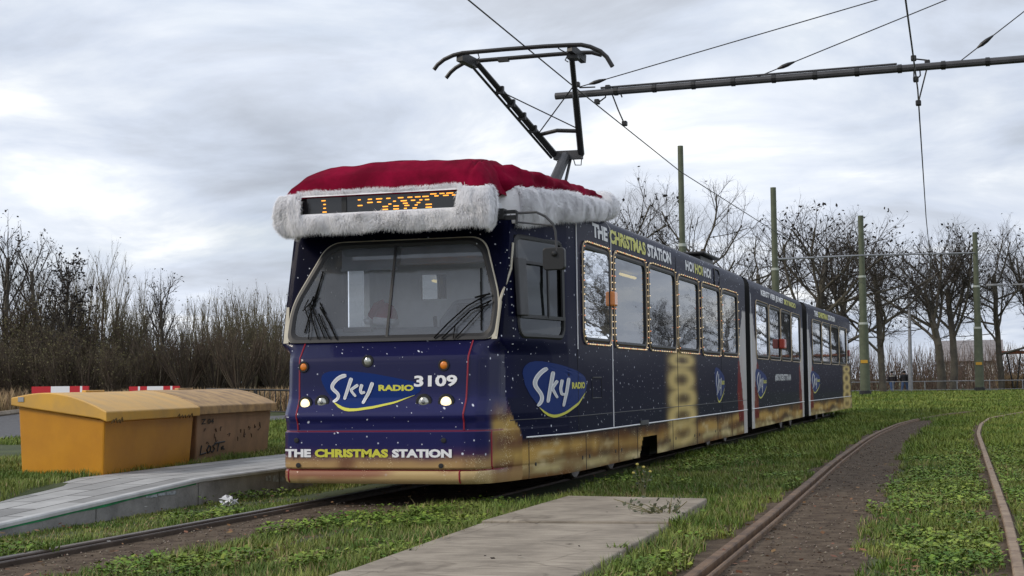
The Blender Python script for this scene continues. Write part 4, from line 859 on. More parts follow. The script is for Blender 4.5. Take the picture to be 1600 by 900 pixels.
ua.tube([on(n0, h0, .22)+np.array([0, 0, .02]), on((n0+n1)/2, (h0+h1)/2, .27), on(n1, h1, .25)], .028, 8)
ua.tube([on(n0, h0, .24), on(n1, h1, .72)], .009, 5); ua.tube([on(n0, h0, .70), on(n1, h1, .27)], .009, 5)
for t in (.3, .44, .58, .72): ua.box(on(n0, h0, t), (.1, .06, .1))
ua.build('upper_arm', 'black', pan_o)
hd = MB(); dY = .42
def horn(pts, Y, r, flat=True): hd.tube([pp(px, py, Y) for px, py in pts], r, 8)
horn([(678, 109), (684, 101), (694, 93), (708, 86.5), (722, 83), (790, 77), (850, 72.5), (890, 70.5), (908, 70), (922, 73), (938, 80), (948, 89), (957, 104)], YH-.2, .028)
horn([(697, 122), (704, 113), (712, 106), (724, 99), (740, 95.5), (800, 90.5), (860, 85.5), (900, 82.5), (925, 82), (940, 86)], YH+.2, .028)
hd.bar(pp(718, 88, YH-.2), pp(742, 100, YH+.2), .09, .12); hd.bar(pp(890, 74, YH-.2), pp(912, 93, YH+.2), .07, .1); hd.box(pp(787, 93, YH+.2), (.14, .06, .06)); hd.box(pp(897, 90, YH), (.14, .2, .05))
for (q0, q1, q2) in (((747, 84), (749, 90), (744, 95)), ((872, 75), (876, 78), (884, 82)), ((886, 88), (883, 94), (888, 97))): hd.tube([pp(*q, YH) for q in (q0, q1, q2)], .008, 5)
hd.build('collector_head', 'black', pan_o)
# ---------------- Santa hat over the tram front: velvet crown with a tail along the roof edge, fur trim and pompom
hat = empty('santa_hat', (XC, 14.2, 3.0), 'oversized red velvet Santa hat with white fur trim stretched over the tram front', 'santa hat')
nu, nv = 120, 90; U, Vv = np.meshgrid(np.linspace(-1, 1, nu), np.linspace(0, 1, nv), indexing='ij')
hy = 13.52+Vv*3.0
prof_x = np.interp(U, [-1, -.975, -.93, -.84, -.6, -.2, .3, .7, .85, .93, 1], [0, .30, .52, .72, .90, 1.0, .96, .93, .88, .6, 0])
prof_y = np.interp(Vv, [0, .03, .10, .25, .45, .7, 1], [0, .50, .82, 1.0, .93, .6, .0])
pn = np.c_[(U*1.3).ravel(), (Vv*2.2).ravel()]
wr = (vnoise(np.c_[U.ravel()*9+Vv.ravel()*2, Vv.ravel()*2.5], 1.0, 5)-.5).reshape(U.shape)*.03+(fbm(pn, 2.2, 8)-.5).reshape(U.shape)*.08
hz = 2.96+.43*prof_x*prof_y*(1+wr*1.2)+.015*wr
seam_ = np.exp(-((Vv-(.10+.05*(1-U**2)))/.010)**2)*.03*(prof_x > .2)+np.exp(-((U-.80-.04*Vv)/.02)**2)*.06*prof_y
hz = hz-seam_; hx = XC+.04+U*1.06-.12*Vv*(U < 0)*np.abs(U)
hy = hy - .05*np.sin(np.pi*np.clip(Vv*6, 0, 1))*prof_x
idx = np.arange(nu*nv).reshape(nu, nv); q = np.stack([idx[:-1, :-1], idx[1:, :-1], idx[1:, 1:], idx[:-1, 1:]], -1).reshape(-1, 4)
Vh = np.stack([hx, hy, hz], -1).reshape(-1, 3)
# tail: gathered tube along the right roof edge
TP = [np.array(p) for p in ((-4.95, 13.75, 3.06), (-4.55, 14.1, 3.10), (-4.38, 14.7, 3.11), (-4.30, 15.3, 3.13), (-4.25, 15.9, 3.16), (-4.22, 16.5, 3.20), (-4.20, 16.85, 3.20), (-4.17, 17.1, 3.15))]
TRr = [.13, .19, .18, .15, .125, .10, .08, .06]
tt = np.linspace(0, 7, 90); tp = np.stack([np.interp(tt, range(8), [p[k] for p in TP]) for k in range(3)], 1); trr = np.interp(tt, range(8), TRr); NT = 28
for _ in range(4): tp[1:-1] = .25*tp[:-2]+.5*tp[1:-1]+.25*tp[2:]
tv = []
for i in range(90):
    for k in range(NT):
        a_ = 2*math.pi*k/NT; fold = 1+.10*math.sin(a_*5+tt[i]*2.2)+.07*math.sin(tt[i]*9+a_*2)+.05*math.sin(tt[i]*17-a_)
        r_ = trr[i]*fold; tv.append(tp[i]+np.array([math.cos(a_)*r_*1.15, 0, math.sin(a_)*r_*.92]))
tq = np.array([(i*NT+k, i*NT+(k+1) % NT, (i+1)*NT+(k+1) % NT, (i+1)*NT+k) for i in range(89) for k in range(NT)])+len(Vh)
link_mesh('velvet_crown', np_mesh('velvet_crown', np.concatenate([Vh, np.array(tv)]), np.concatenate([q, tq])), 'velvet', hat, smooth=True)
# fur trim: padded band round the front and along the right side
def band_pt(s, v):
    """s metres along: <0 left return, 0..2.2 front, >2.2 right side; v 0 bottom..1 top -> point, outward normal"""
    if s < 0: p = np.array([XC-1.02, 13.50-s, 0]); nrm = np.array([-1., 0, 0]); zb, zt = 2.65, 2.99
    elif s <= 2.2: p = np.array([XC-1.02+s*2.10/2.2, 13.50, 0]); nrm = np.array([0, -1., 0]); zb, zt = 2.65, 2.99
    else:
        y = 13.50+(s-2.2); X = XC+surfdx(max(y, 13.9), 2.8)+.05*sstep(y, 13.5, 14.2); X = XC+1.08+(X-XC-1.08)*float(sstep(y, 13.5, 14.3)); p = np.array([X, y, 0]); nrm = np.array([1., -.12, 0])
        zb = np.interp(y, [13.5, 13.9, 14.56, 15.56, 16.4, 17.1], [2.65, 2.66, 2.76, 2.88, 2.98, 3.06]); zt = np.interp(y, [13.5, 14.3, 15.1, 16.5, 17.1], [3.0, 3.05, 3.10, 3.16, 3.14])
    if abs(s) < .12 or abs(s-2.2) < .12:
        t0 = 0 if abs(s) < .12 else 2.2; f = np.clip((s-t0+.12)/.24, 0, 1); n0 = np.array([-1., 0, 0]) if t0 == 0 else np.array([0, -1., 0]); n1 = np.array([0, -1., 0]) if t0 == 0 else np.array([1., 0, 0]); nrm = n0*(1-f)+n1*f
        nrm /= np.linalg.norm(nrm); p = p-nrm*.02
    bul = math.sin(math.pi*min(max(v, 0), 1))**.5; pad = .06 if s < 2.3 else np.interp(s, [2.3, 5.6], [.06, .05])
    q_ = p+nrm*pad*bul; q_[2] = zb+(zt-zb)*v; nn = nrm+np.array([0, 0, (v-.5)*1.2]); return q_, nn/np.linalg.norm(nn)
SS = np.concatenate([np.linspace(-.55, 0, 12), np.linspace(.03, 2.2, 70), np.linspace(2.24, 5.45, 90)]); VV = np.linspace(0, 1, 15)
bp = np.array([[band_pt(s, v)[0] for v in VV] for s in SS])
def in_disp(p): return (abs(p[1]-13.5) < .2) and dx0-.02 < p[0] < dx1+.02 and dz0-.012 < p[2] < dz1+.015
idx = np.arange(len(SS)*15).reshape(len(SS), 15); q = np.stack([idx[:-1, :-1], idx[1:, :-1], idx[1:, 1:], idx[:-1, 1:]], -1).reshape(-1, 4)
bpv = bp.reshape(-1, 3); cen = bpv[q].mean(1); keepq = np.array([not in_disp(c) for c in cen]); q = q[keepq]
NF = 130000; fs = rng.uniform(-.5, 5.42, NF); fv = rng.uniform(-.02, 1.02, NF); roots = np.empty((NF, 3)); nr = np.empty((NF, 3)); ok = np.ones(NF, bool)
for i in range(NF):
    roots[i], nr[i] = band_pt(fs[i], fv[i]); ok[i] = not (in_disp(roots[i]) or in_disp(roots[i]-np.array([0, 0, .012])))
roots, nr = roots[ok], nr[ok]
over = (np.abs(roots[:, 1]-13.47) < .15) & (roots[:, 0] > dx0-.05) & (roots[:, 0] < dx1+.05) & (roots[:, 2] > dz1-.01); dwn = np.where(over, -.7, .5)
def fur_geo(roots, nr, L0, down=.55):
    n = len(roots); cl = np.stack([vnoise(roots, 9, 70+k) for k in range(3)], 1)-.5
    d = nr*.55-np.c_[np.zeros((n, 2)), np.broadcast_to(down, n)]+cl*1.1+rng.normal(0, .20, (n, 3)); d /= np.linalg.norm(d, axis=1)[:, None]; L = L0*rng.uniform(.6, 1.25, n)
    sidev = np.cross(d, nr); sidev /= np.linalg.norm(sidev, axis=1)[:, None]+1e-6; w = .0027
    mid = roots+d*(L*.5)[:, None]+nr*.008; tip = roots+d*L[:, None]+np.array([0, 0, -.015])+cl*.02
    V = np.stack([roots-sidev*w, roots+sidev*w, mid+sidev*w*.7, mid-sidev*w*.7, tip], 1).reshape(-1, 3); b_ = np.arange(n)[:, None]*5
    T = np.concatenate([b_+[0, 1, 2], b_+[0, 2, 3], b_+[3, 2, 4]]); return V, T
Vf, Tf = fur_geo(roots, nr, .055, dwn)
core_t = np.concatenate([q[:, [0, 1, 2]], q[:, [0, 2, 3]]])
me = np_mesh('fur_trim', np.concatenate([bpv, Vf]), np.concatenate([core_t, Tf+len(bpv)]), np.concatenate([np.zeros(len(core_t)), np.ones(len(Tf))]))
link_mesh('fur_trim', me, ['furcore', 'fur'], hat)
# pompom at the tip
pc = np.array([-4.14, 16.98, 3.17]); nP = 14000; dv = rng.normal(0, 1, (nP, 3)); dv /= np.linalg.norm(dv, axis=1)[:, None]; pr = pc+dv*np.array([.12, .27, .12])
Vp, Tp = fur_geo(pr, dv, .06, .25)
bmp = bmesh.new(); bmesh.ops.create_icosphere(bmp, subdivisions=3, radius=1); sv = np.array([v.co[:] for v in bmp.verts])*np.array([.12, .27, .12])+pc; sf = np.array([[v.index for v in f.verts] for f in bmp.faces]); bmp.free()
link_mesh('pompom', np_mesh('pompom', np.concatenate([sv, Vp]), np.concatenate([sf, Tp+len(sv)]), np.concatenate([np.zeros(len(sf)), np.ones(len(Tp))])), ['furcore', 'fur'], hat)
# small Santa hat on the dashboard
sh = empty('small_santa_hat', (XC-.27, 14.2, 1.74), 'small red Santa hat with white brim lying on the cab dashboard behind the windscreen', 'santa hat')
c0 = at(602, 497, 1, 14.2); shm = MB(); c0[2] = 1.75
shm.lathe(c0, (.12, 0, 1), [(.03, .12), (.08, .118), (.14, .10), (.19, .065), (.215, .02)], 20); shm.tube([c0+np.array([.0, 0, .19]), c0+np.array([-.07, -.03, .17]), c0+np.array([-.12, -.06, .09]), c0+np.array([-.14, -.08, .04])], [.07, .06, .045, .02], 10); shm.build('crown', 'velvet', sh, smooth=True)
brm = MB(); brm.lathe(c0, (.12, 0, 1), [(-.01, .10), (.0, .13), (.03, .138), (.06, .13), (.07, .11)], 20); brm.lathe(c0+np.array([-.15, -.09, .0]), (0, 0, 1), [(-.0, .01), (.015, .035), (.04, .045), (.065, .035), (.08, .01)], 12); brm.build('brim', 'fur', sh, smooth=True)

# ================================================================== SURROUNDINGS
# ---- grit bins
def grit_bin(label, P, top_b, top_f, lidm, bodym, writing=False):
    """P: front corner (nearest), along the track direction point, back direction point on the ground"""
    A, B, C = (np.array(p, float) for p in P); u = B-A; L = np.linalg.norm(u); u /= L; v = C-A; W = np.linalg.norm(v); v /= W; z = A[2]
    t = empty('grit_bin', tuple((A+B+C)/3), label, 'grit bin', 'yellow grit bins beside the platform')
    def p(a, b, h): return A+u*a+v*b+np.array([0, 0, h-z])
    mb = MB(); tf, tb = top_f-.06, top_b-.05; i_ = .05
    lo = [p(i_, i_, z-.02), p(L-i_, i_, z-.02), p(L-i_, W-i_*.5, z-.02), p(i_, W-i_*.5, z-.02)]; hi = [p(0, 0, tf), p(L, 0, tf), p(L, W, tb), p(0, W, tb)]
    mb.add(lo+hi, [(0, 1, 2, 3), (4, 5, 6, 7), (0, 1, 5, 4), (1, 2, 6, 5), (2, 3, 7, 6), (3, 0, 4, 7)]); mb.build('bin_body', bodym, t, bevel=.025)
    lid = MB(); n = 14; o = .07; vs = []
    for a in (-o, L+o):
        for k in range(n+1):
            s = k/n; b = -o+(W+2*o)*s; arch = top_f+.0+(top_b-top_f)*s+.115*math.sin(math.pi*min(1, s*1.02))**.9; vs.append(p(a, b, arch+.03))
        for k in range(n, -1, -1):
            s = k/n; b = -o+(W+2*o)*s; low = top_f-.075+(top_b-top_f)*s+(.0 if s < .05 else .02); vs.append(p(a, b, low))
    m = 2*(n+1); lid.add(vs, [tuple(range(m))[::-1], tuple(range(m, 2*m))]+[(i, (i+1) % m, m+(i+1) % m, m+i) for i in range(m)])
    lo_ = lid.build('lid', lidm, t, bevel=.012)
    pl_ = MB(); pl_.box(p(.0-.073, W*.93, top_f+(top_b-top_f)*.93+.02), (.012, .09, .05), (u, v, np.array([0, 0, 1.]))); pl_.build('rivet_plate', 'galv', lo_)
    h = MB(); c = p(L*.42, W*.62, top_f+(top_b-top_f)*.6+.145); h.box(c, (.5, .07, .03), (u, v, np.array([0, 0, 1.]))); h.build('lid_grip', lidm, lo_, bevel=.008)
    return t, p, L, W
gA = at(163, 747, 2, .23); gB = at(303, 726, 2, .23); gC = at(28, 743, 2, .23)
hA = at(303, 724, 2, .24); hB = at(424, 707, 2, .24)
b1, p1_, L1, W1_ = grit_bin('bright yellow grit bin with clean sides, nearer of the two', (gA, gB, gC), 1.04, .885, 'lid_new', 'bin')
vdir = (gC-gA)/np.linalg.norm(gC-gA); udir = (hB-hA)/np.linalg.norm(hB-hA)
hA = hA+udir*.1-vdir*.0
b2, p2_, L2, W2_ = grit_bin('faded brownish grit bin marked Z 04 and scrawled LOST, farther of the two', (hA, hB, hA+vdir*W1_), 1.05, .895, 'lid_old', 'bin_old')
def bin_text(s, p, L, a0, z0, w, h, m, parent, name, bold=.02):
    V, Fs = text_geo(s, bold); V[:, 0] -= V[:, 0].min(); V[:, 1] -= V[:, 1].min(); W = V[:, 0].max(); H = V[:, 1].max()
    k = lambda z: .05*(1-(z-.24)/(.80-.24))-.006
    MB().add([p(a0+w*v[0]/W, k(z0+h*v[1]/H), z0+h*v[1]/H) for v in V], Fs).build(name, m, parent)
bin_text('Z 04', p2_, L2, .14, .70, .42, .065, 'ink', b2, 'stencil')
def scrawl(name, strokes, p, r, parent, m='ink'):
    mb = MB(); k = lambda z: .05*(1-(z-.24)/(.80-.24))-.004
    for st in strokes: mb.tube([p(a, k(z), z) for a, z in st], r, 5)
    o = mb.build(name, m, parent); return o
scrawl('graffiti', [[(.20, .44), (.16, .33), (.36, .345)], [(.44, .43), (.38, .38), (.42, .34), (.50, .36), (.50, .42), (.44, .43)], [(.66, .445), (.57, .42), (.64, .385), (.58, .345), (.54, .35)], [(.64, .45), (.98, .46)], [(.78, .455), (.74, .345)], [(.88, .40), (.88, .36)], [(.93, .41), (.93, .37), (.98, .365)]], p2_, .011, b2)
fs_ = []
for k in range(16):
    a = rng.uniform(.2, 2.3); z = rng.uniform(.46, .66); fs_.append([(a+rng.uniform(0, .12), z+rng.uniform(-.05, .05)) for _ in range(4)])
scrawl('faint_scrawl', fs_, p2_, .005, b2, mat('faded_marker', (.10, .065, .045), .8))
fs_ = [[(a, .80+rng.uniform(-.01, .02)), (a+.05, .83+rng.uniform(-.01, .02)), (a+.07, .80)] for a in (.05, .12, .2, .27, 1.9, 2.0, 2.08, 2.2, 2.3)]
mb = MB()
for st in fs_: mb.tube([p1_(a, -.074, z) for a, z in st], .008, 5)
mb.build('lid_scrawl', mat('brown_marker', (.13, .075, .02), .8), b1)
# ---- barrier boards behind the bins
def barrier(px0, px1, label, pat):
    a, b = at(px0, 609.5, 1, 30), at(px1, 608.5, 1, 30); t = empty('road_barrier', tuple((a+b)/2*np.array([1, 1, 0])+np.array([0, 0, .25])), label, 'barrier', 'red and white barrier boards')
    mb = MB(); u = (b-a)/np.linalg.norm(b-a); L = np.linalg.norm(b-a); x = 0
    for m_, w in pat: mb.mi(m_).box(a+u*(x+w/2)*L, (w*L-.001, .03, .155), (u, np.array([0, 1., 0]), np.array([0, 0, 1.]))); x += w
    mb.build('board', ['barrier_r', 'barrier_w'], t)
    lg = [a+u*L*.2, a+u*L*.8]
    for c in lg:
        k = MB(); k.box((c[0], c[1]+.04, .62), (.05, .04, 1.0)); k.box((c[0], c[1]+.04, .2), (.12, .7, .1)); k.build('post', 'galv', t)
barrier(50, 139, 'red and white barrier board behind the yellow lid, left one', [(0, .13), (0, .08), (0, .13), (1, .33), (0, .18), (1, .04), (0, .11)])
barrier(202, 281, 'red and white barrier board behind the brown lid, right one', [(0, .18), (1, .04), (0, .14), (1, .32), (0, .14), (1, .04), (0, .14)])
# ---- fences
def railfence(label, x0, x1, y, h, step, bars, name='fence', dy=0):
    z0 = float(gh((x0+x1)/2, y)); t = empty(name, (x0, y, z0), label, 'fence'); xs_ = np.arange(x0, x1+.01, step)
    r = MB(); r.tube([(x0, y, float(gh(x0, y))+h), (x1, y+dy, float(gh(x1, y))+h)], .03, 6)
    r.tube([(x0, y, float(gh(x0, y))+.12), (x1, y+dy, float(gh(x1, y))+.12)], .02, 6); r.build('rail_bar', 'galv' if not bars else 'black', t)
    for x in xs_:
        MB().bar((x, y, z0-.1), (x, y, z0+h), .06).build('post', 'galv' if not bars else 'black', t)
    if bars:
        b = MB()
        for x in np.arange(x0, x1, .16): b.bar((x, y, z0+.1), (x, y, z0+h), .022)
        b.build('bars', 'black', t)
railfence('dark upright bar fence before the reeds, between brown bin and tram', -20.6, -14.6, 38, .70, 1.5, True)
railfence('low galvanised tube fence along the far path below the street trees', -14, 8.5, 90, .60, 1.75, False)
# ---- poles
def pole(px, py_top, label, s, X=None, wide=1.0, tagz=None, steps=(.40, .66)):
    P = at(px, py_top, 2, 9.0); x, y = P[0], P[1]; z0 = float(gh(x, y)); t = empty('catenary_mast', (x, y, z0), label, 'mast', 'grey green overhead wire masts')
    H = 9.0-z0; r0 = .235*wide; mb = MB(); prof = [(0, r0*1.02), (H*steps[0], r0*.94), (H*steps[0]+.03, r0*.75), (H*steps[1], r0*.74), (H*steps[1]+.03, r0*.60), (H, r0*.56)]
    mb.lathe((x, y, z0), (0, 0, 1), prof, 16); sh = mb.build('shaft', 'pole', t, smooth=False)
    for f in steps:
        bd = MB(); bd.lathe((x, y, z0+H*f-.05), (0, 0, 1), [(0, r0*.97 if f == steps[0] else r0*.80), (.10, r0*.97 if f == steps[0] else r0*.80)], 16)
        bd.build('collar', 'band', t)
    MB().lathe((x, y, z0-.1), (0, 0, 1), [(0, r0*1.25), (.34, r0*1.22), (.36, r0)], 14).build('foot', 'black', t)
    if tagz: MB().box((x-.0, y-r0*.98, tagz), (r0*1.4, .03, .15)).build('number_plate', 'tag', t)
    return np.array([x, y, 9.0]), t
m1, _ = pole(1063, 228, 'grey green mast rising behind the tram roof box, tallest in view', 1, wide=.72, steps=(.3, .62))
m2, _ = pole(1208, 293, 'grey green mast behind the middle tram section', 1, wide=.88, steps=(.4, .62))
m3, _ = pole(1344.5, 337, 'grey green mast standing just beyond the tail of the tram', 1, wide=1.0, tagz=at(1350, 565, 1, 75.4)[2])
m4, _ = pole(1523, 363, 'grey green mast farther right by the path, holding the thin beam end', 1, wide=1.0, tagz=at(1530, 568, 1, 86.8)[2])
ba, bb = at(1214, 405, 1, m2[1]), at(1524, 395, 1, m4[1])
fb = MB(); fb.tube([ba, at(1345, 399, 1, m3[1]-.3), bb], .042, 8); fb.tube([at(1480, 398, 1, m4[1]-3), bb], .03, 6); tag(fb.build('span_beam', 'galv', origin=tuple(ba)), 'thin far span beam between the masts behind the tram', 'beam')
# ---- overhead line near the tram
ZW = 5.4
bz = 5.7
bpts = [at(px, py, 2, bz) for px, py in ((868, 150.5), (1180, 125.5), (1430, 105), (1600, 92))]
b0, bdir = bpts[0], (bpts[-1]-bpts[0])/np.linalg.norm(bpts[-1]-bpts[0])
bend_ = b0+bdir*11.5
beam = empty('cantilever_beam', tuple(b0), 'long dark cantilever beam carrying both contact wires above the tracks', 'beam')
bm_ = MB(); bm_.tube([b0, b0+bdir*11.4], .055, 10); bm_.tube([b0+bdir*.75+np.array([0, 0, .075]), b0+bdir*5.3+np.array([0, 0, .075])], .018, 6); bm_.build('tube', 'darkgrey', beam)
cl_ = MB()
for s in np.arange(1.0, 7.2, .62): cl_.lathe(b0+bdir*(s-.03), bdir, [(0, .066), (.06, .066)], 10)
cl_.build('clamps', 'black', beam)
mast = empty('catenary_mast', (bend_[0], bend_[1], 0), 'near mast outside the right edge that holds the cantilever beam', 'mast', 'grey green overhead wire masts')
MB().lathe((bend_[0], bend_[1], -.1), (0, 0, 1), [(0, .24), (3.6, .22), (3.63, .18), (6.2, .175), (6.23, .14), (9.3, .13)], 16).build('shaft', 'pole', mast)
mtop = np.array([bend_[0], bend_[1], 9.1])
def wire(name, pts, r, label, cat='wire', ext=None):
    mb = MB(); mb.tube(pts, r, 6); return tag(mb.build(name, 'wire', origin=tuple(pts[0])), label, cat)
w1a, w1b = at(732, 0, 2, ZW), at(1063, 268, 2, ZW); d1 = (w1b-w1a)/np.linalg.norm(w1b-w1a)
w1 = [w1a-d1*14, w1a, at(890, 130, 2, ZW), w1b, w1b+np.array([.4, 30, -.1]), w1b+np.array([1.6, 55, -.15])]
wire('contact_wire', w1, .0095, 'contact wire over the tram, touched by the pantograph')
w2 = [at(1415, 0, 2, ZW)-np.array([0, 14, 0]), at(1415, 0, 2, ZW), at(1434, 140, 2, ZW), at(1447, 340, 2, ZW), at(1447, 340, 2, ZW)+np.array([-.62, 22, 0])]
wire('contact_wire', w2, .0115, 'contact wire over the right track, running straight down the sky')
def stay(px, py, px2, py2, label, ins):
    yb = b0[1]; a = at(px, py, 1, bpts[1][1]); c = at(px2, py2, 1, bpts[1][1]); e = a+(c-a)*((mtop[0]-a[0])/(c[0]-a[0])); t = empty('stay_wire', tuple(a), label, 'wire', 'stay wires of the cantilever beam')
    MB().tube([a, e], .0085, 6).build('cable', 'wire', t); f = a+(c-a)*ins; g = f+(c-a)/np.linalg.norm(c-a)*.28
    MB().tube([f, f*.7+g*.3, f*.4+g*.6, g], [.012, .032, .032, .012], 8).build('insulator', 'black', t)
stay(905, 136, 1370, 0, 'left stay wire from beam tip up to the top edge', .035)
stay(1178, 122.5, 1478, 0, 'middle stay wire with insulator rising from the beam', .125)
stay(1496, 99, 1600, 18, 'right stay wire with insulator rising to the right edge', .30)
# droppers and clamps under the beam
def hanger(pts, knobs, label, r=.012):
    t = empty('wire_hanger', tuple(pts[0][0]), label, 'hanger')
    mb = MB()
    for p in pts: mb.tube(p, r, 6)
    mb.build('rods', 'wire', t)
    for c in knobs: MB().box(c, (.08, .10, .08)).build('clamp', 'black', t, bevel=.015)
Yb = bpts[0][1]
q = lambda px, py, dy=0: at(px, py, 1, Yb+dy)
hanger([[q(951, 136), q(947, 143), q(946, 152), q(938, 158), q(932, 159)], [q(946, 134), q(958, 137), q(970, 143)], [q(956, 146), q(966, 172), q(974, 190)], [q(900, 131), q(906, 137), q(930, 136)], [q(968, 142), q(972, 152)]], [q(950, 137), q(933, 159), q(976, 193), q(902, 132)], 'bent hanger holding the tram contact wire at the beam tip')
hanger([[q(1428, 88), q(1428, 124)], [q(1448, 96), q(1448, 108)], [q(1428, 92), q(1448, 94)], [q(1437, 106), q(1438, 118), q(1432, 124)], [q(1448, 108), q(1435, 160)]], [q(1427.5, 91), q(1431, 124), q(1435, 161), q(1449, 98)], 'clamp and dropper where the right contact wire meets the beam')
# ---- lamp posts, swing, houses, people
def lamp_post(px, py, pyt, Y, side, label, arm=1.6):
    B = at(px, py, 1, Y); T = at(px-3, pyt, 1, Y); B[2] = float(gh(B[0], Y)); t = empty('lamp_post', tuple(B), label, 'lamp post')
    MB().tube([B, B*.5+T*.5, T], [.14, .10, .06], 10).build('shaft', 'galv', t); a = MB(); a.tube([T, T+np.array([side*arm*.3, 0, .10]), T+np.array([side*arm*.6, 0, .12])], .045, 6); a.build('arm', 'galv', t)
    MB().box(T+np.array([side*arm*.85, 0, .12]), (.9, .3, .12)).build('lantern', 'galv', t, bevel=.03)
lamp_post(1423, 612, 434, 92, -1, 'slim grey lamp post beside the two walkers')
lamp_post(1650, 610, 446, 88, -1, 'lamp arm reaching in at the right edge before the trees', 3.6)
def swing():
    A = at(1563, 551, 1, 96); B = A+np.array([5.5, 0.3, 0]); t = empty('swing_frame', (A[0], A[1], .35), 'rust red swing frame at the right edge beyond the fence', 'swing')
    mb = MB(); mb.tube([A+np.array([-.2, 0, 0]), B], .10, 8); mb.build('top_beam', 'rustbeam', t)
    for c in (A+np.array([.35, 0, 0]), A+np.array([1.15, 0, 0]), A+np.array([1.5, 0, 0]), B):
        for s in (-1,): MB().tube([c, (c[0]+(.35 if c[0] < A[0]+.6 else -.3), c[1], .35)], .05, 6).build('leg', 'black', t)
swing()
def house(x, y, w, d, h, rh, label, roofm='rooft', wall='housew', gable=0):
    t = empty('house', (x, y, .3), label, 'house'); mb = MB(); mb.box((x, y, .3+h/2), (w, d, h))
    if gable:
        for s in (-1, 1): mb.prism([(x+s*(w/2-.01), y-d/2, .3+h), (x+s*(w/2-.01), y+d/2, .3+h), (x+s*(w/2-.01), y, .3+h+rh)], (-.1*s, 0, 0))
    mb.build('wall', wall, t)
    r = MB(); r.add([(x-w/2-.3, y-d/2-.4, .3+h-.1), (x+w/2+.3, y-d/2-.4, .3+h-.1), (x+w/2+.3, y, .3+h+rh), (x-w/2-.3, y, .3+h+rh), (x-w/2-.3, y+d/2+.4, .3+h-.1), (x+w/2+.3, y+d/2+.4, .3+h-.1)], [(0, 1, 2, 3), (3, 2, 5, 4), (0, 3, 4), (1, 5, 2)]); r.build('roof', roofm, t)
    for k in range(int(w//2.4)):
        wx = x-w/2+1.3+k*2.4; f = MB(); f.box((wx, y-d/2-.02, .3+h*.55), (1.2, .1, 1.2)); fo = f.build('window', 'white', t); MB().box((wx, y-d/2-.08, .3+h*.55), (1.0, .05, 1.0)).build('pane', 'hglass', fo)
house(-1.4, 128, 4.4, 8, 2.2, 1.6, 'pale house with low grey roof glimpsed between the double trunk and mast', gable=1)
# people: one lofted body each, clothes as children
def person(px, py_foot, Y, label, coatm, legm, hgt, stride, turn, band=None):
    B = at(px, py_foot, 1, Y); B[2] = float(gh(B[0], Y)); t = empty('person', tuple(B), label, 'person'); h = hgt; ct, st_ = math.cos(turn), math.sin(turn)
    def W_(x, y, z): return B+np.array([x*ct-y*st_, x*st_+y*ct, z])*1.0
    def body(mb, grow, zlo, zhi, arms=True, legs=True, head=True):
        g = grow
        def ring(x, y, z, rx, ry, n=10): return [W_(x+math.cos(2*math.pi*k/n)*(rx+g), y+math.sin(2*math.pi*k/n)*(ry+g), z*h) for k in range(n)]
        def loft(rs):
            vs = [p for r in rs for p in r]; n = 10; mb.add(vs, [(i*n+k, i*n+(k+1) % n, (i+1)*n+(k+1) % n, (i+1)*n+k) for i in range(len(rs)-1) for k in range(n)]+[tuple(range(n))[::-1], tuple((len(rs)-1)*n+k for k in range(n))])
        T = [(0, 0, .47, .15, .105), (0, 0, .52, .165, .115), (0, 0, .62, .145, .10), (0, .0, .72, .165, .115), (0, 0, .80, .185, .11), (0, 0, .825, .14, .085), (0, 0, .845, .06, .06), (0, .005, .87, .055, .06)]
        if head: T += [(0, .02, .885, .075, .085), (0, .025, .93, .082, .10), (0, .02, .97, .072, .088), (0, .015, .998, .03, .04)]
        loft([ring(*r) for r in T if zlo <= r[2] <= zhi])
        if legs:
            for s in (-1, 1):
                f = s*stride; L_ = [(s*.085, 0, .50, .085, .095), (s*.09, f*.35, .38, .075, .085), (s*.09, f*.6, .28, .056, .065), (s*.09, f*.6-.02, .20, .056, .06), (s*.09, f-.03, .05, .042, .048), (s*.095, f+.03, .02, .045, .12), (s*.095, f+.04, .0, .045, .125)]
                loft([ring(*r) for r in L_ if zlo-.2 <= r[2] <= zhi])
        if arms:
            for s in (-1, 1):
                A_ = [(s*.175, 0, .81, .05, .055), (s*.225, -.02*s, .72, .052, .055), (s*.25, -.03, .62, .044, .048), (s*.25, .02, .52, .036, .04), (s*.24, .05, .46, .03, .042), (s*.235, .06, .42, .02, .03)]
                loft([ring(*r) for r in A_ if zlo-.01 <= r[2] <= zhi])
    mb = MB(); body(mb, 0, 0, 1); mb.build('body', 'skin', t, smooth=True)
    mb = MB(); body(mb, .022, .46, .86, True, False, False); mb.build('jacket', coatm, t, smooth=True)
    mb = MB(); body(mb, .016, .0, .52, False, True, False); mb.build('trousers', legm, t, smooth=True)
    mb = MB()
    hv = [(0, .0, .90, .088, .085), (0, -.005, .95, .094, .105), (0, 0, .985, .082, .095), (0, .01, 1.008, .04, .05)]
    vs = []
    for (x, y, z, rx, ry) in hv: vs += [W_(x+math.cos(2*math.pi*k/10)*rx, y-.012+math.sin(2*math.pi*k/10)*ry, z*h) for k in range(10)]
    mb.add(vs, [(i*10+k, i*10+(k+1) % 10, (i+1)*10+(k+1) % 10, (i+1)*10+k) for i in range(3) for k in range(10)]+[tuple(30+k for k in range(10))]); mb.build('hair', 'hair', t, smooth=True)
    if band:
        mb = MB(); vs = []
        for z, g in ((.74, .028), (.79, .032)): vs += [W_(math.cos(2*math.pi*k/12)*(.178+g), math.sin(2*math.pi*k/12)*(.115+g), z*h) for k in range(12)]
        mb.add(vs, [(k, (k+1) % 12, 12+(k+1) % 12, 12+k) for k in range(12)]); mb.build('pale_shoulder_band', 'pale', t)
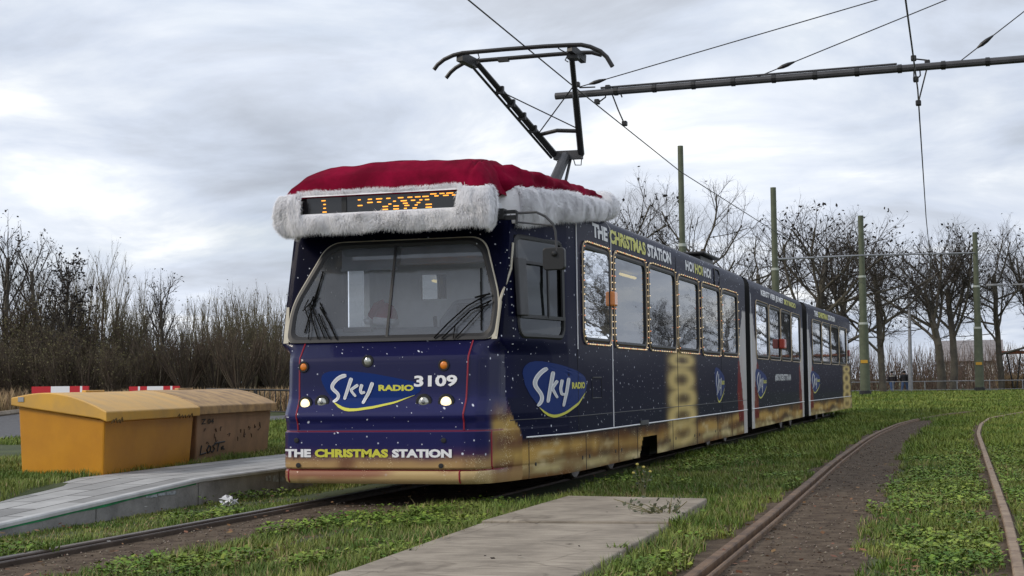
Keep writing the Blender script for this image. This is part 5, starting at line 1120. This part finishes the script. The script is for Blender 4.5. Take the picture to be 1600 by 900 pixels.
person(1394, 611, 92.5, 'person walking in a dark jacket with pale shoulder band behind the fence', 'coat2', 'jeans', 1.22, .16, .5, True)
person(1414, 611, 92.5, 'person walking in a black coat and blue jeans next to the lamp post', 'coat', 'jeans', 1.22, .20, -.4)
# ---- trees
def grow(r, levels, base, d0, L0, r0, up=.12, wob=.12):
    """levels: list of (children, angle, length ratio, radius ratio, start fraction, segments). returns segments arrays split trunk / crown"""
    segs = []; tips = []
    cur = [(np.array(base, float), np.array(d0, float), L0, r0)]
    first = True
    for li in range(len(levels)+1):
        nxt = []
        for (p, d, L, rad) in cur:
            ns = 6 if li == 0 else (4 if li < 3 else 3); pts = [p]; dirs = [d]; q = p.copy(); dd = d.copy()
            for k in range(ns):
                dd = dd+r.normal(0, wob*(.5 if li == 0 else 1), 3)+np.array([0, 0, up]); dd /= np.linalg.norm(dd); q = q+dd*L/ns; pts.append(q.copy()); dirs.append(dd.copy())
            rt = rad*(.62 if li < len(levels) else .35)
            for k in range(ns): segs.append((li, pts[k], pts[k+1], rad+(rt-rad)*k/ns, rad+(rt-rad)*(k+1)/ns))
            if li == len(levels): tips.append(q); continue
            nc, ang, lr, rr, st, _ = levels[li]; az0 = r.uniform(0, 6.28)
            for c in range(nc):
                f = st+(1-st)*((c+r.uniform(.2, .9))/nc); f = min(f, 1.0); x = f*ns; i = min(int(x), ns-1); b = pts[i]+(pts[i+1]-pts[i])*(x-i); dv = dirs[i+1]
                az = az0+c*2.4+r.uniform(-.4, .4); a_ = math.radians(ang)*r.uniform(.65, 1.25); s1 = np.cross(dv, (0, 0, 1) if abs(dv[2]) < .95 else (1, 0, 0)); s1 /= np.linalg.norm(s1); s2 = np.cross(dv, s1)
                nd = dv*math.cos(a_)+(s1*math.cos(az)+s2*math.sin(az))*math.sin(a_); nxt.append((b, nd/np.linalg.norm(nd), L*lr*r.uniform(.75, 1.2)*(1.1-.35*f), (rad+(rt-rad)*f)*rr))
        cur = nxt
    return segs, np.array(tips)
def seg_mesh(name, segs, n=3, thick=1.0):
    A = np.array([s[1] for s in segs]); B = np.array([s[2] for s in segs]); ra = np.array([s[3] for s in segs])*thick; rb = np.array([s[4] for s in segs])*thick; d = B-A; d /= np.linalg.norm(d, axis=1)[:, None]+1e-9
    x = np.cross(d, np.where(np.abs(d[:, 2:3]) < .9, np.array([[0, 0, 1.]]), np.array([[1., 0, 0]]))); x /= np.linalg.norm(x, axis=1)[:, None]+1e-9; y = np.cross(d, x); a = 2*np.pi*np.arange(n)/n
    off = x[:, None]*np.cos(a)[None, :, None]+y[:, None]*np.sin(a)[None, :, None]; V = np.concatenate([A[:, None]+off*ra[:, None, None], B[:, None]+off*rb[:, None, None]], 1); m = len(segs)
    k = np.arange(n); base = (np.arange(m)*2*n)[:, None, None]; Fq = (base+np.stack([k, (k+1) % n, n+(k+1) % n, n+k], 1)[None]).reshape(-1, 4); return V.reshape(-1, 3), Fq
def leaf_quads(P, size, r):
    n = len(P); a = r.normal(0, 1, (n, 3)); a /= np.linalg.norm(a, axis=1)[:, None]; b = np.cross(a, r.normal(0, 1, (n, 3))); b /= np.linalg.norm(b, axis=1)[:, None]; s = (size*r.uniform(.5, 1.4, n))[:, None]; w = s*r.uniform(.35, .7, (n, 1))
    V = np.stack([P-a*s, P-b*w, P+a*s, P+b*w], 1).reshape(-1, 3); return V, np.arange(4*n).reshape(n, 4)
def make_tree(name, label, cat, group, seed, L0, r0, levels, loc=(0, 0, 0), up=.12, wob=.12, leaves=0, lsize=.1, leafm='leafdark', twigm='twig', trunk_levels=2, multi=None, thick=1.0, bark='bark', ltop=.0):
    if name == 'street_tree': up = .075
    r = np.random.default_rng(seed); t = empty(name, (0, 0, 0), label, cat, group); segs, tips = [], []
    for (b, d, s) in (multi or [((0, 0, 0), (0, 0, 1), 1.0)]):
        dn = np.array(d, float); dn /= np.linalg.norm(dn); s_, t_ = grow(r, levels, b, dn, L0*s, r0*s, up, wob); segs += s_; tips.append(t_)
    tips = np.concatenate(tips)
    tk = [s for s in segs if s[0] < trunk_levels]; cr = [s for s in segs if s[0] >= trunk_levels]
    V, Fq = seg_mesh('trunk', tk, 7); link_mesh('trunk', np_mesh('trunk', V, Fq), bark, t, smooth=True)
    V, Fq = seg_mesh('crown', cr, 3, thick); mi = np.zeros(len(Fq))
    if leaves:
        c = tips[r.integers(0, len(tips), leaves)] + r.normal(0, .06, (leaves, 3))
        if ltop: c = c[c[:, 2] > np.quantile(tips[:, 2], ltop)]
        LV, LF_ = leaf_quads(c, lsize, r); Fq = np.concatenate([Fq, LF_+len(V)]); V = np.concatenate([V, LV]); mi = np.concatenate([mi, np.ones(len(LF_))])
    link_mesh('crown', np_mesh('crown', V, Fq, mi), [twigm, leafm], t)
    t['h'] = float(tips[:, 2].max()); t.location = loc; return t
GT = 'bare street trees beyond the path'
LV1 = [(12, 58, .62, .42, .30, 0), (7, 42, .56, .50, .18, 0), (7, 40, .55, .48, .12, 0), (5, 42, .55, .6, .1, 0)]
LV2 = [(9, 48, .80, .46, .45, 0), (8, 44, .58, .48, .18, 0), (7, 42, .52, .46, .12, 0), (5, 42, .55, .6, .1, 0)]
tA_ = make_tree('street_tree', 'x', 'tree', GT, 11, 6.2, .19, LV1, leaves=520, lsize=.085)
tB_ = make_tree('street_tree', 'x', 'tree', GT, 12, 6.6, .19, LV1, leaves=90, lsize=.08)
tC_ = make_tree('street_tree', 'x', 'tree', GT, 13, 5.4, .21, LV2, leaves=600, lsize=.085)
tD_ = make_tree('street_tree', 'x', 'tree', GT, 14, 4.6, .225, LV2, leaves=260, lsize=.08)
for o in (tA_, tB_, tC_, tD_): del o['h']
def place(o, first, px, pytop, Y, rz, label, base=None):
    top = at(px, pytop, 1, Y); z0 = float(gh(top[0], Y))
    ch = [c for c in o.children if c.name.startswith('crown')][0]; hh = _hts.setdefault(ch.data.name, float(np.max(np.array([v.co.z for v in ch.data.vertices]))))
    s = (top[2]-z0)/hh; q_ = o if first else dup(o, (0, 0, 0)); q_.location = (top[0], Y, z0-.1); q_.rotation_euler = (0, 0, rz); q_.scale = (s,)*3; q_['label'] = label; return q_
_hts = {}
place(tA_, 1, 968, 250, 78, .3, 'bare tree with scattered dark leaves behind the Santa hat pompom')
place(tB_, 1, 1108, 262, 84, 1.0, 'nearly leafless tree just right of the tallest mast')
place(tC_, 1, 1252, 292, 84, .2, 'spreading bare tree with dark leaf clumps behind the middle tram section')
place(tA_, 0, 1372, 312, 86, 2.4, 'bare tree with single straight trunk beside the mast at the tram tail')
place(tD_, 1, 1462, 334, 93, .5, 'left stem of the double trunked bare tree right of the lamp post')
place(tC_, 0, 1480, 326, 94, 2.1, 'right stem of the double trunked bare tree right of the lamp post')
place(tB_, 0, 1556, 332, 96, 2.9, 'bare tree directly behind the far right mast')
place(tD_, 0, 1600, 342, 97, 4.0, 'bare tree above the swing frame at the right edge')
place(tD_, 0, 1312, 330, 104, 5.2, 'smaller bare tree farther back above the tram tail')
place(tB_, 0, 1180, 330, 106, 3.6, 'smaller bare tree farther back between the two tallest masts')
for i, (x, y, s, rz) in enumerate(((7.5, 96, .78, .4), (11.5, 98, .72, 1.9), (17.5, 82, 1.1, 3.1), (21, 78, 1.3, 4.4))):
    o = dup((tB_, tC_, tD_, tA_)[i], (x, y, .3), rz, s, label=('bare tree', 'second bare tree', 'third bare tree', 'fourth bare tree')[i]+' beyond the right edge of the row')
# ---- left: willows, pollards and shrubs behind the bins
GL = 'bare willows behind the bins'
pol = make_tree('pollard_willow', 'x', 'tree', GL, 21, .9, .34, [(26, 34, 4.6, .24, .7, 0), (7, 18, .34, .42, .35, 0), (4, 26, .5, .6, .2, 0)], up=.10, wob=.06, leaves=500, lsize=.04, leafm='leafol', twigm='twig_b', trunk_levels=1)
shr = make_tree('willow_shrub', 'x', 'shrub', GL, 22, 3.4, .055, [(7, 28, .45, .5, .25, 0), (6, 32, .5, .55, .15, 0), (4, 35, .5, .6, .1, 0)], up=.10, wob=.10, leaves=1600, lsize=.045, leafm='leafol', twigm='twig_b', trunk_levels=1, bark='twig_b',
                multi=[((rng.normal(0, .4), rng.normal(0, .4), 0), (rng.normal(0, .28), rng.normal(0, .28), 1), rng.uniform(.7, 1.1)) for _ in range(16)])
tal = make_tree('bare_alder', 'x', 'tree', GL, 23, 5.0, .10, [(16, 32, .36, .45, .22, 0), (7, 36, .5, .5, .15, 0), (5, 38, .5, .6, .1, 0)], up=.09, wob=.07, leaves=250, lsize=.05, leafm='leafdark', twigm='twig', trunk_levels=1)
drk = make_tree('dark_alder', 'x', 'tree', GL, 24, 5.0, .09, [(18, 40, .34, .5, .25, 0), (7, 40, .5, .55, .12, 0), (5, 40, .5, .6, .1, 0)], up=.08, wob=.08, leaves=1300, lsize=.065, leafm='leafdark', twigm='twig', trunk_levels=1)
lom = make_tree('slender_willow', 'x', 'tree', GL, 25, 4.6, .06, [(9, 16, .55, .5, .15, 0), (7, 20, .45, .5, .25, 0), (5, 26, .5, .6, .2, 0)], up=.10, wob=.06, leaves=260, lsize=.045, leafm='leafol', twigm='twig_o', trunk_levels=1, bark='twig_b',
                multi=[((rng.normal(0, .5), rng.normal(0, .4), 0), (rng.normal(0, .10), rng.normal(0, .1), 1), rng.uniform(.75, 1.05)) for _ in range(7)])
for o in (pol, shr, tal, drk, lom): del o['h']
place(tal, 1, 12, 322, 46, .2, 'tallest bare tree at the left edge')
place(drk, 1, 98, 364, 44, .6, 'dark leafy topped tree, darkest in the left thicket')
place(tal, 0, 60, 352, 49, 2.0, 'thin bare tree between the left edge tree and the dark topped one')
place(lom, 1, 150, 366, 47, .3, 'slender pale stemmed clump just right of the dark topped tree')
place(tal, 0, 252, 412, 45, 3.3, 'fan shaped bare tree above the yellow lid')
place(lom, 0, 205, 424, 48, 1.4, 'slender olive stems left of the fan shaped bare tree')
place(lom, 0, 312, 436, 47, 2.2, 'slender olive stems right of the fan shaped bare tree')
place(lom, 0, 366, 424, 46, 3.0, 'slender olive stems above the faded brown bin')
place(lom, 0, 412, 434, 47, 4.0, 'slender olive stems second from the tram')
place(lom, 0, 455, 436, 46, 5.0, 'slender olive stems rising right beside the tram front')
for k_, (px, pt_, Y, lb) in enumerate(((232, 448, 49, 'low slender stems between the fan shaped tree and olive stems'), (285, 442, 50, 'low slender stems just behind the fan shaped tree'), (340, 440, 50, 'low slender stems between two olive clumps above the brown lid'), (388, 438, 50, 'low slender stems behind the second clump from the tram'), (434, 430, 51, 'tall slender stems nearest the tram front but one'), (120, 395, 50, 'slender stems showing through the dark topped tree'), (178, 410, 50, 'slender stems behind the pale stemmed clump'), (40, 380, 51, 'slender stems beside the left edge tree'))): place(lom, 0, px, pt_, Y, k_*1.3, lb)
place(pol, 1, 372, 488, 42, .4, 'pollard willow with short dark trunk nearest the tram')
place(pol, 0, 338, 484, 42.5, 1.9, 'pollard willow second from the tram')
place(pol, 0, 292, 492, 42, 3.1, 'pollard willow behind the brown lid')
place(pol, 0, 428, 500, 43, 4.4, 'pollard willow half hidden by the tram front')
place(pol, 0, 244, 500, 42.5, 5.3, 'pollard willow behind the gap between the two barrier boards')
sh_l = 'dense brown willow shrub in the thicket behind the grit bins'
first = True
for k, (px, pt_, Y) in enumerate(((-30, 490, 42), (10, 515, 41), (50, 490, 41.5), (90, 505, 41), (130, 495, 41.5), (170, 515, 41), (210, 530, 41.5), (30, 455, 45), (75, 445, 46), (120, 460, 45.5), (165, 480, 46), (-10, 440, 46), (215, 505, 46), (250, 535, 47), (300, 535, 47), (350, 530, 48), (400, 535, 48), (450, 530, 48))):
    place(shr, first, px, pt_, Y, k*1.7, sh_l); first = False
# ---- thickets far behind, reeds
def stems(name, P, h, r, m, label, lean=.25, n=3, seed=3, curve=False):
    g = np.random.default_rng(seed); N = len(P); d = np.c_[g.normal(0, lean, (N, 2)), np.ones(N)]; d /= np.linalg.norm(d, axis=1)[:, None]; L = h*g.uniform(.5, 1.15, N); segs = [(0, P[i], P[i]+d[i]*L[i], r, r*.3) for i in range(N)]
    V, Fq = seg_mesh(name, segs, n); o = link_mesh(name, np_mesh(name, V, Fq), m); return tag(o, label, name.replace('_', ' '), kind='stuff')
N = 6500; xx = rng.uniform(-45, 26, N); yy = rng.uniform(108, 122, N); kk = vnoise(np.c_[xx, yy*.3], .35, 17) > .38; xx, yy = xx[kk], yy[kk]
stems('thicket', np.c_[xx, yy, gh(xx, yy)], 3.1, .024, 'thick', 'reddish brown leafless thicket behind the street trees', .3, seed=5)
N = 9000; xx = rng.uniform(-52, -14, N); yy = rng.uniform(48, 54, N)
stems('undergrowth', np.c_[xx, yy, gh(xx, yy)], 2.5, .018, 'twig_b', 'dark brown undergrowth filling the gaps of the left thicket', .35, seed=6)
def reeds(name, N, x0, x1, y0, y1, h, label, seed):
    g = np.random.default_rng(seed); P = np.c_[g.uniform(x0, x1, N), g.uniform(y0, y1, N)]; z = gh(P[:, 0], P[:, 1]); B = np.c_[P, z]; d = np.c_[g.normal(0, .22, (N, 2)), np.ones(N)]; L = h*g.uniform(.55, 1.1, N)[:, None]; w = np.c_[g.normal(0, 1, (N, 2)), np.zeros(N)]; w = w/np.linalg.norm(w, axis=1)[:, None]*.014
    T = B+d*L; mid = B+d*L*.6; tw = T+np.c_[g.normal(0, .09, (N, 2)), g.uniform(-.1, .02, N)]
    V = np.stack([B-w, B+w, mid+w*1.5, mid-w*1.5, tw], 1).reshape(-1, 3); b = np.arange(N)[:, None]*5; Tt = np.concatenate([b+[0, 1, 2], b+[0, 2, 3], b+[3, 2, 4]]); return tag(link_mesh(name, np_mesh(name, V, Tt), 'reed'), label, 'reeds', kind='stuff')
reeds('reeds', 12000, -25, -13, 39, 41.3, .62, 'dry tan reeds below the willows behind the bins', 31)
reeds('reeds', 6000, -40, -27.6, 38, 41.5, .75, 'dry tan reeds across the road at the left edge', 32)
reeds('reeds', 4000, .5, 9, 96.5, 99, 1.0, 'dry tan reeds under the swing frame', 33)
# ---- grass, weeds, leaves
def allowed(x, y):
    ok = np.ones(len(x), bool); n1 = vnoise(np.c_[x, y], 3.0, 90)-.5; n2 = vnoise(np.c_[x, y], 9.0, 91)-.5; nn = n1*.5+n2*.35
    xl = np.interp(y, RLs[:, 1], RLs[:, 0]); xd = np.interp(y, DR[:, 1], DR[:, 0]); xr = np.interp(y, RRs[:, 1], RRs[:, 0])
    xl = np.where(y > 42.5, 99, xl); xr = np.where(y > 46, 99, xr)
    ok &= ~((x > xl-.05) & (x < xd+nn*.5*np.clip((x-xl)*2, 0, 1)) & (y < 47))
    ok &= ~(np.abs(x-xr) < .06)
    ok &= ~((x > xl-.16-n1*.25) & (x < xl+.06) & (y < 40)); ok &= ~((x < xr) & (x > xr-.13-n1*.2) & (y < 40))
    dtx = np.interp(y, [6, 8.35, 9.4, 11, 12, 13.4, 60], [-5.3, -5.35, -5.25, -5.4, -5.35, -5.2, -5.2])
    ok &= ~((x > -6.30) & (x < dtx+nn*.45) & (y < 48.3)); ok &= ~((y > 13.9) & (y < 48.3) & (x > -6.9) & (x < -4.15-.25*np.clip((y-14)/6, 0, 1)+nn*.2))
    pb = np.interp(y, [8, 11.7, 13.5, 16.1, 46], [-7.9, -8.36, -8.78, -8.94, -8.94]); ok &= ~((x < -7.40) & (x > pb) & (y > 9.0))
    sl = np.interp(y, [5, 13.8], [-3.35, -3.77]); sr = np.interp(y, [5, 11.3, 11.34, 13.7], [-2.05, -2.30, -2.31, -2.43]); ok &= ~((x > sl) & (x < sr) & (y < 13.75))
    ok &= ~((x > -27.2) & (x < -17.3)); ok &= ~((y > 80.6) & (y < 83.4))
    for (A, B, W_) in ((gA, gB, W1_), (hA, hB, W2_)):
        u = (B-A)[:2]; L = np.linalg.norm(u); u = u/L; v = vdir[:2]; r_ = np.c_[x, y]-A[:2]; det = u[0]*v[1]-u[1]*v[0]; a = (r_[:, 0]*v[1]-r_[:, 1]*v[0])/det; b = (u[0]*r_[:, 1]-u[1]*r_[:, 0])/det; ok &= ~((a > .03) & (a < L-.03) & (b > .03) & (b < W_-.03))
    return ok
def in_view(x, y, m=.10):
    z = gh(x, y); d = np.c_[x, y, z]-EYEP; zz = d@_fw; u = (d@CR)/zz*F/800; w = (d@CU)/zz*F/450; return (zz > 3) & (np.abs(u) < 1+m) & (w > -1-m*1.6)
lawn = mat('grass_blades', (.084, .145, .018), .55, color2=(.24, .265, .06), vscale=.9, island=.35, spec=.3)
lawn_far = mat('far_grass_blades', (.105, .165, .022), .6, color2=(.22, .25, .052), vscale=.45, island=.3, spec=.25)
weed_m = mat('broad_weed_leaves', (.085, .16, .018), .6, color2=(.22, .28, .045), vscale=2.0, island=.35, spec=.2)
def blades(name, N, xr, yr, h0, w0, m, label, seed, patch=2.0):
    g = np.random.default_rng(seed); x = g.uniform(*xr, N); y = yr[0]*(yr[1]/yr[0])**g.uniform(0, 1, N) if yr[0] > 0 else g.uniform(*yr, N); k = in_view(x, y) & allowed(x, y); x, y = x[k], y[k]; n = len(x)
    dn = vnoise(np.c_[x, y], patch, seed)*.6+vnoise(np.c_[x, y], patch*3.3, seed+1)*.4; kk = (dn > .30) | (g.uniform(0, 1, n) < .35) | (y > 30); x, y, dn = x[kk], y[kk], dn[kk]; n = len(x); h = h0*(.35+1.3*dn)*g.uniform(.45, 1.35, n); edge = np.exp(-((x-(-2.2))/.35)**2)*(y < 14)+np.exp(-((x+3.75)/.25)**2)*(y < 14); h *= (1+.6*edge)*(1-.55*((x > -7.45) & (x < -6.6) & (y < 16)))
    a = g.uniform(0, 6.283, n); lean = g.uniform(.1, .9, n)*h; dx, dy = np.cos(a)*lean, np.sin(a)*lean; wv = np.c_[-np.sin(a), np.cos(a), np.zeros(n)]*(w0*g.uniform(.6, 1.4, n))[:, None]
    B = np.c_[x, y, gh(x, y)-.004]; mid = B+np.c_[dx*.35, dy*.35, h*.62]; tip = B+np.c_[dx, dy, h]
    V = np.stack([B-wv, B+wv, mid+wv*.8, mid-wv*.8, tip], 1).reshape(-1, 3); b = np.arange(n)[:, None]*5; T = np.concatenate([b+[0, 1, 2], b+[0, 2, 3], b+[3, 2, 4]])
    return tag(link_mesh(name, np_mesh(name, V, T), m), label, 'grass', kind='stuff')
blades('grass', 520000, (-12.5, 2.2), (7.0, 24), .062, .0032, lawn, 'short uneven grass around the tracks and slabs', 41)
blades('grass', 420000, (-32, 5), (22, 60), .085, .008, lawn_far, 'grass of the lawn between the tram tail and the far path', 42, .9)
blades('grass', 200000, (-45, 6), (50, 90), .10, .02, lawn_far, 'distant grass verge below the street trees', 43, .5)
blades('dry_grass', 45000, (-12.5, 2.2), (7.0, 26), .06, .0034, mat('straw_blades', (.30, .235, .11), .8, island=.35), 'yellowed dry blades mixed into the near grass', 44, 1.2)
def broad(name, N, xr, yr, sz, label, seed, thr):
    g = np.random.default_rng(seed); x = g.uniform(*xr, N); y = yr[0]*(yr[1]/yr[0])**g.uniform(0, 1, N); dn = vnoise(np.c_[x, y], 1.1, 60)*.65+vnoise(np.c_[x, y], 3.4, 61)*.35
    bias = .30*np.exp(-((x+.35)/.5)**2)+.22*np.exp(-((x+1.95)/.3)**2)*(y < 12)+.14*np.exp(-((x+6.55)/.2)**2)+.16*np.exp(-((x+4.6)/.5)**2)*(y < 13)+.1*(x > .2); k = in_view(x, y) & allowed(x, y) & (dn+bias > thr); x, y = x[k], y[k]; n = len(x)
    s = sz*g.uniform(.5, 1.35, n); a = g.uniform(0, 6.283, n); z = gh(x, y)+g.uniform(.015, .085, n); tilt = g.uniform(-.1, .8, n); f = np.c_[np.cos(a), np.sin(a), tilt]; f /= np.linalg.norm(f, axis=1)[:, None]; r_ = np.c_[-np.sin(a), np.cos(a), g.normal(0, .25, n)]; P = np.c_[x, y, z]; S = s[:, None]; droop = np.c_[np.zeros((n, 2)), -s*.25]
    V = np.stack([P, P+f*S*.55+r_*S*.36, P+f*S+droop, P+f*S*.55-r_*S*.36, P+f*S*.6-np.c_[np.zeros((n, 2)), s*.10]], 1).reshape(-1, 3); b = np.arange(n)[:, None]*5; T = np.concatenate([b+[0, 1, 4], b+[1, 2, 4], b+[0, 4, 3], b+[4, 2, 3]])
    return tag(link_mesh(name, np_mesh(name, V, T), weed_m), label, 'weeds', kind='stuff')
broad('broadleaf_weeds', 200000, (-8, 2.2), (7.0, 26), .042, 'low broad leaved weeds between and beside the rails', 51, .68)
# dead leaves and soil crumbs
def scatter_leaves(N, m, sz, label, seed, fn, name='fallen_leaves'):
    g = np.random.default_rng(seed); P = fn(g, N); k = in_view(P[:, 0], P[:, 1]); P = P[k]; V, Q = leaf_quads(P, sz, g); V = V.reshape(-1, 4, 3); c = V.mean(1, keepdims=True); V = c+(V-c)*np.array([1, 1, .35]); return tag(link_mesh(name, np_mesh(name, V.reshape(-1, 3), Q), m), label, name.replace('_', ' '), kind='stuff')
dead = mat('dead_leaves', (.17, .085, .04), .8, island=.5)
def fl(g, N): x = g.uniform(-8, 2, N); y = 7*(28/7)**g.uniform(0, 1, N); return np.c_[x, y, gh(x, y)+g.uniform(.02, .06, N)]
scatter_leaves(2600, dead, .026, 'brown dead leaves scattered in the grass and on the slabs', 71, fl)
crumb = mat('soil_crumbs', (.06, .04, .03), .95, island=.5)
def fc(g, N):
    y = 7*(40/7)**g.uniform(0, 1, N); xl = np.interp(y, RLs[:, 1], RLs[:, 0]); xd = np.interp(y, DR[:, 1], DR[:, 0]); x = xl+.1+(xd-xl)*g.uniform(0, 1.05, N); h = g.uniform(0, 1, N) < .3; y2 = 7*(14/7)**g.uniform(0, 1, N); x = np.where(h, g.uniform(-6.15, -5.2, N), x); y = np.where(h, y2, y); return np.c_[x, y, g.uniform(.008, .016, N)]
scatter_leaves(4500, crumb, .013, 'dark crumbs and wood chips on the bare soil', 72, fc, 'soil_debris')
pebble = mat('pale_pebbles', (.22, .18, .14), .9, island=.5)
def pebbles(N):
    g = np.random.default_rng(75); P = fc(g, N); P = P[in_view(P[:, 0], P[:, 1])]; n = len(P); s = g.uniform(.004, .013, n)[:, None]; O = np.array([(1, 0, 0), (0, 1, 0), (-1, 0, 0), (0, -1, 0), (0, 0, .8), (0, 0, -.8)])
    V = (P[:, None]+O[None]*s[:, None]*g.uniform(.6, 1.3, (n, 6, 1))).reshape(-1, 3); T = np.array([(0, 1, 4), (1, 2, 4), (2, 3, 4), (3, 0, 4), (1, 0, 5), (2, 1, 5), (3, 2, 5), (0, 3, 5)]); Fs = (np.arange(n)[:, None, None]*6+T[None]).reshape(-1, 3)
    tag(link_mesh('gravel', np_mesh('gravel', V, Fs), pebble), 'small pale stones strewn over the bare track soil', 'gravel', kind='stuff')
pebbles(1300)
# slab leaves
sl_ = []
for px, py in ((770, 872), (758, 868), (812, 868), (890, 850), (905, 853), (838, 818), (950, 800), (985, 797), (590, 893), (1003, 812), (700, 845)):
    sl_.append(at(px, py, 2, .108))
V, Q = leaf_quads(np.array(sl_), .03, rng); V = V.reshape(-1, 4, 3); c = V.mean(1, keepdims=True); V = c+(V-c)*np.array([1, 1, .25])
tag(link_mesh('dead_leaves', np_mesh('dead_leaves', V.reshape(-1, 3), Q), mat('black_leaves', (.035, .02, .012), .8)), 'few dark dead leaves lying on the concrete slabs', 'leaves', kind='stuff')
# leafy weed over the slab edge, tall yellow weed, grass tufts, daisies
def leafy_weed(name, c, n, spread, h, lsz, label, m, seed, flowers=0):
    g = np.random.default_rng(seed); t = empty(name, tuple(c), label, 'weed'); mb = MB(); LVs, LFs = [], []; k0 = 0; fl_ = MB()
    for i in range(n):
        d = np.array([g.normal(0, spread[0])-spread[2], g.normal(0, spread[1]), h*g.uniform(.6, 1.1)]); pts = [c, c+d*.5+np.array([0, 0, h*.12]), c+d]; mb.tube(pts, [.006, .005, .003], 5)
        m_ = g.integers(9, 15); tt_ = g.uniform(.3, 1, m_); P = np.array([c+d*t_+np.array([0, 0, h*.24*t_*(1-t_)])+g.normal(0, .03, 3) for t_ in tt_]); V, Q = leaf_quads(P, lsz, g); LVs.append(V); LFs.append(Q+k0); k0 += len(V)
        if flowers: fl_.lathe(c+d, (0, 0, 1), [(0, .004), (.008, .016), (.02, .014), (.024, .004)], 8)
    mb.build('stem', 'stemm', t); link_mesh('leaves', np_mesh('leaves', np.concatenate(LVs), np.concatenate(LFs)), m, t)
    if flowers: fl_.build('flowers', mat('yellow_petals', (.6, .5, .12), .7), t)
leafm = mat('weed_leaves', (.055, .075, .028), .5, color2=(.17, .17, .10), vscale=30, island=.4)
leafy_weed('leafy_weed', at(1046, 815, 2, .04), 11, (.17, .16, .10), .17, .022, 'straggly weed with small dark leaves leaning over the slab edge', leafm, 81)
leafy_weed('tall_weed', at(1006, 778, 2, .02), 5, (.05, .05, .03), .34, .018, 'thin flowering weed standing alone behind the far slab', leafm, 82, 1)
def tuft(px, py, h, n, label, seed):
    g = np.random.default_rng(seed); c = at(px, py, 2, 0.0); mb = MB()
    for i in range(n):
        a = g.uniform(0, 6.28); L = h*g.uniform(.6, 1.1); o = g.normal(0, .035, 2); d = np.array([math.cos(a), math.sin(a)])*L*g.uniform(.15, .7); w = np.array([-math.sin(a), math.cos(a), 0])*.007; b = c+np.array([o[0], o[1], -.01]); m_ = b+np.array([d[0]*.4, d[1]*.4, L*.7]); t_ = b+np.array([d[0], d[1], L*.85]); mb.add([b-w, b+w, m_+w*.8, m_-w*.8, t_], [(0, 1, 2, 3), (3, 2, 4)])
    tag(mb.build('grass_tuft', lawn, origin=tuple(c)), label, 'grass tuft', 'long grass tufts around the slabs')
tuft(1060, 838, .20, 60, 'long grass tuft at the middle slab right edge below the leafy weed', 1); tuft(1110, 775, .17, 60, 'long grass tuft at the far right corner of the far slab', 2); tuft(968, 878, .15, 70, 'long grass tuft by the right edge of the nearest slab', 3); tuft(640, 815, .13, 60, 'long grass tuft left of the slabs below the tram nose', 4); tuft(75, 870, .14, 50, 'grass tuft beside the rail at the lower left', 5)
dz = MB()
for px, py in ((928, 868), (933, 874), (952, 884), (968, 871), (930, 862), (884, 873), (1023, 797), (1515, 820), (228, 795), (170, 850)):
    c = at(px, py, 2, .06)+np.array([0, 0, .02]); 
    for k in range(7): a = k*.9; p = c+np.array([math.cos(a), math.sin(a), .1])*.011; dz.add([c, p+np.array([-math.sin(a), math.cos(a), 0])*.004, p+np.array([math.cos(a), math.sin(a), 0])*.006, p-np.array([-math.sin(a), math.cos(a), 0])*.004], [(0, 1, 2, 3)])
tag(dz.build('daisies', 'daisy'), 'tiny white daisies sprinkled in the near grass', 'flowers', kind='stuff')
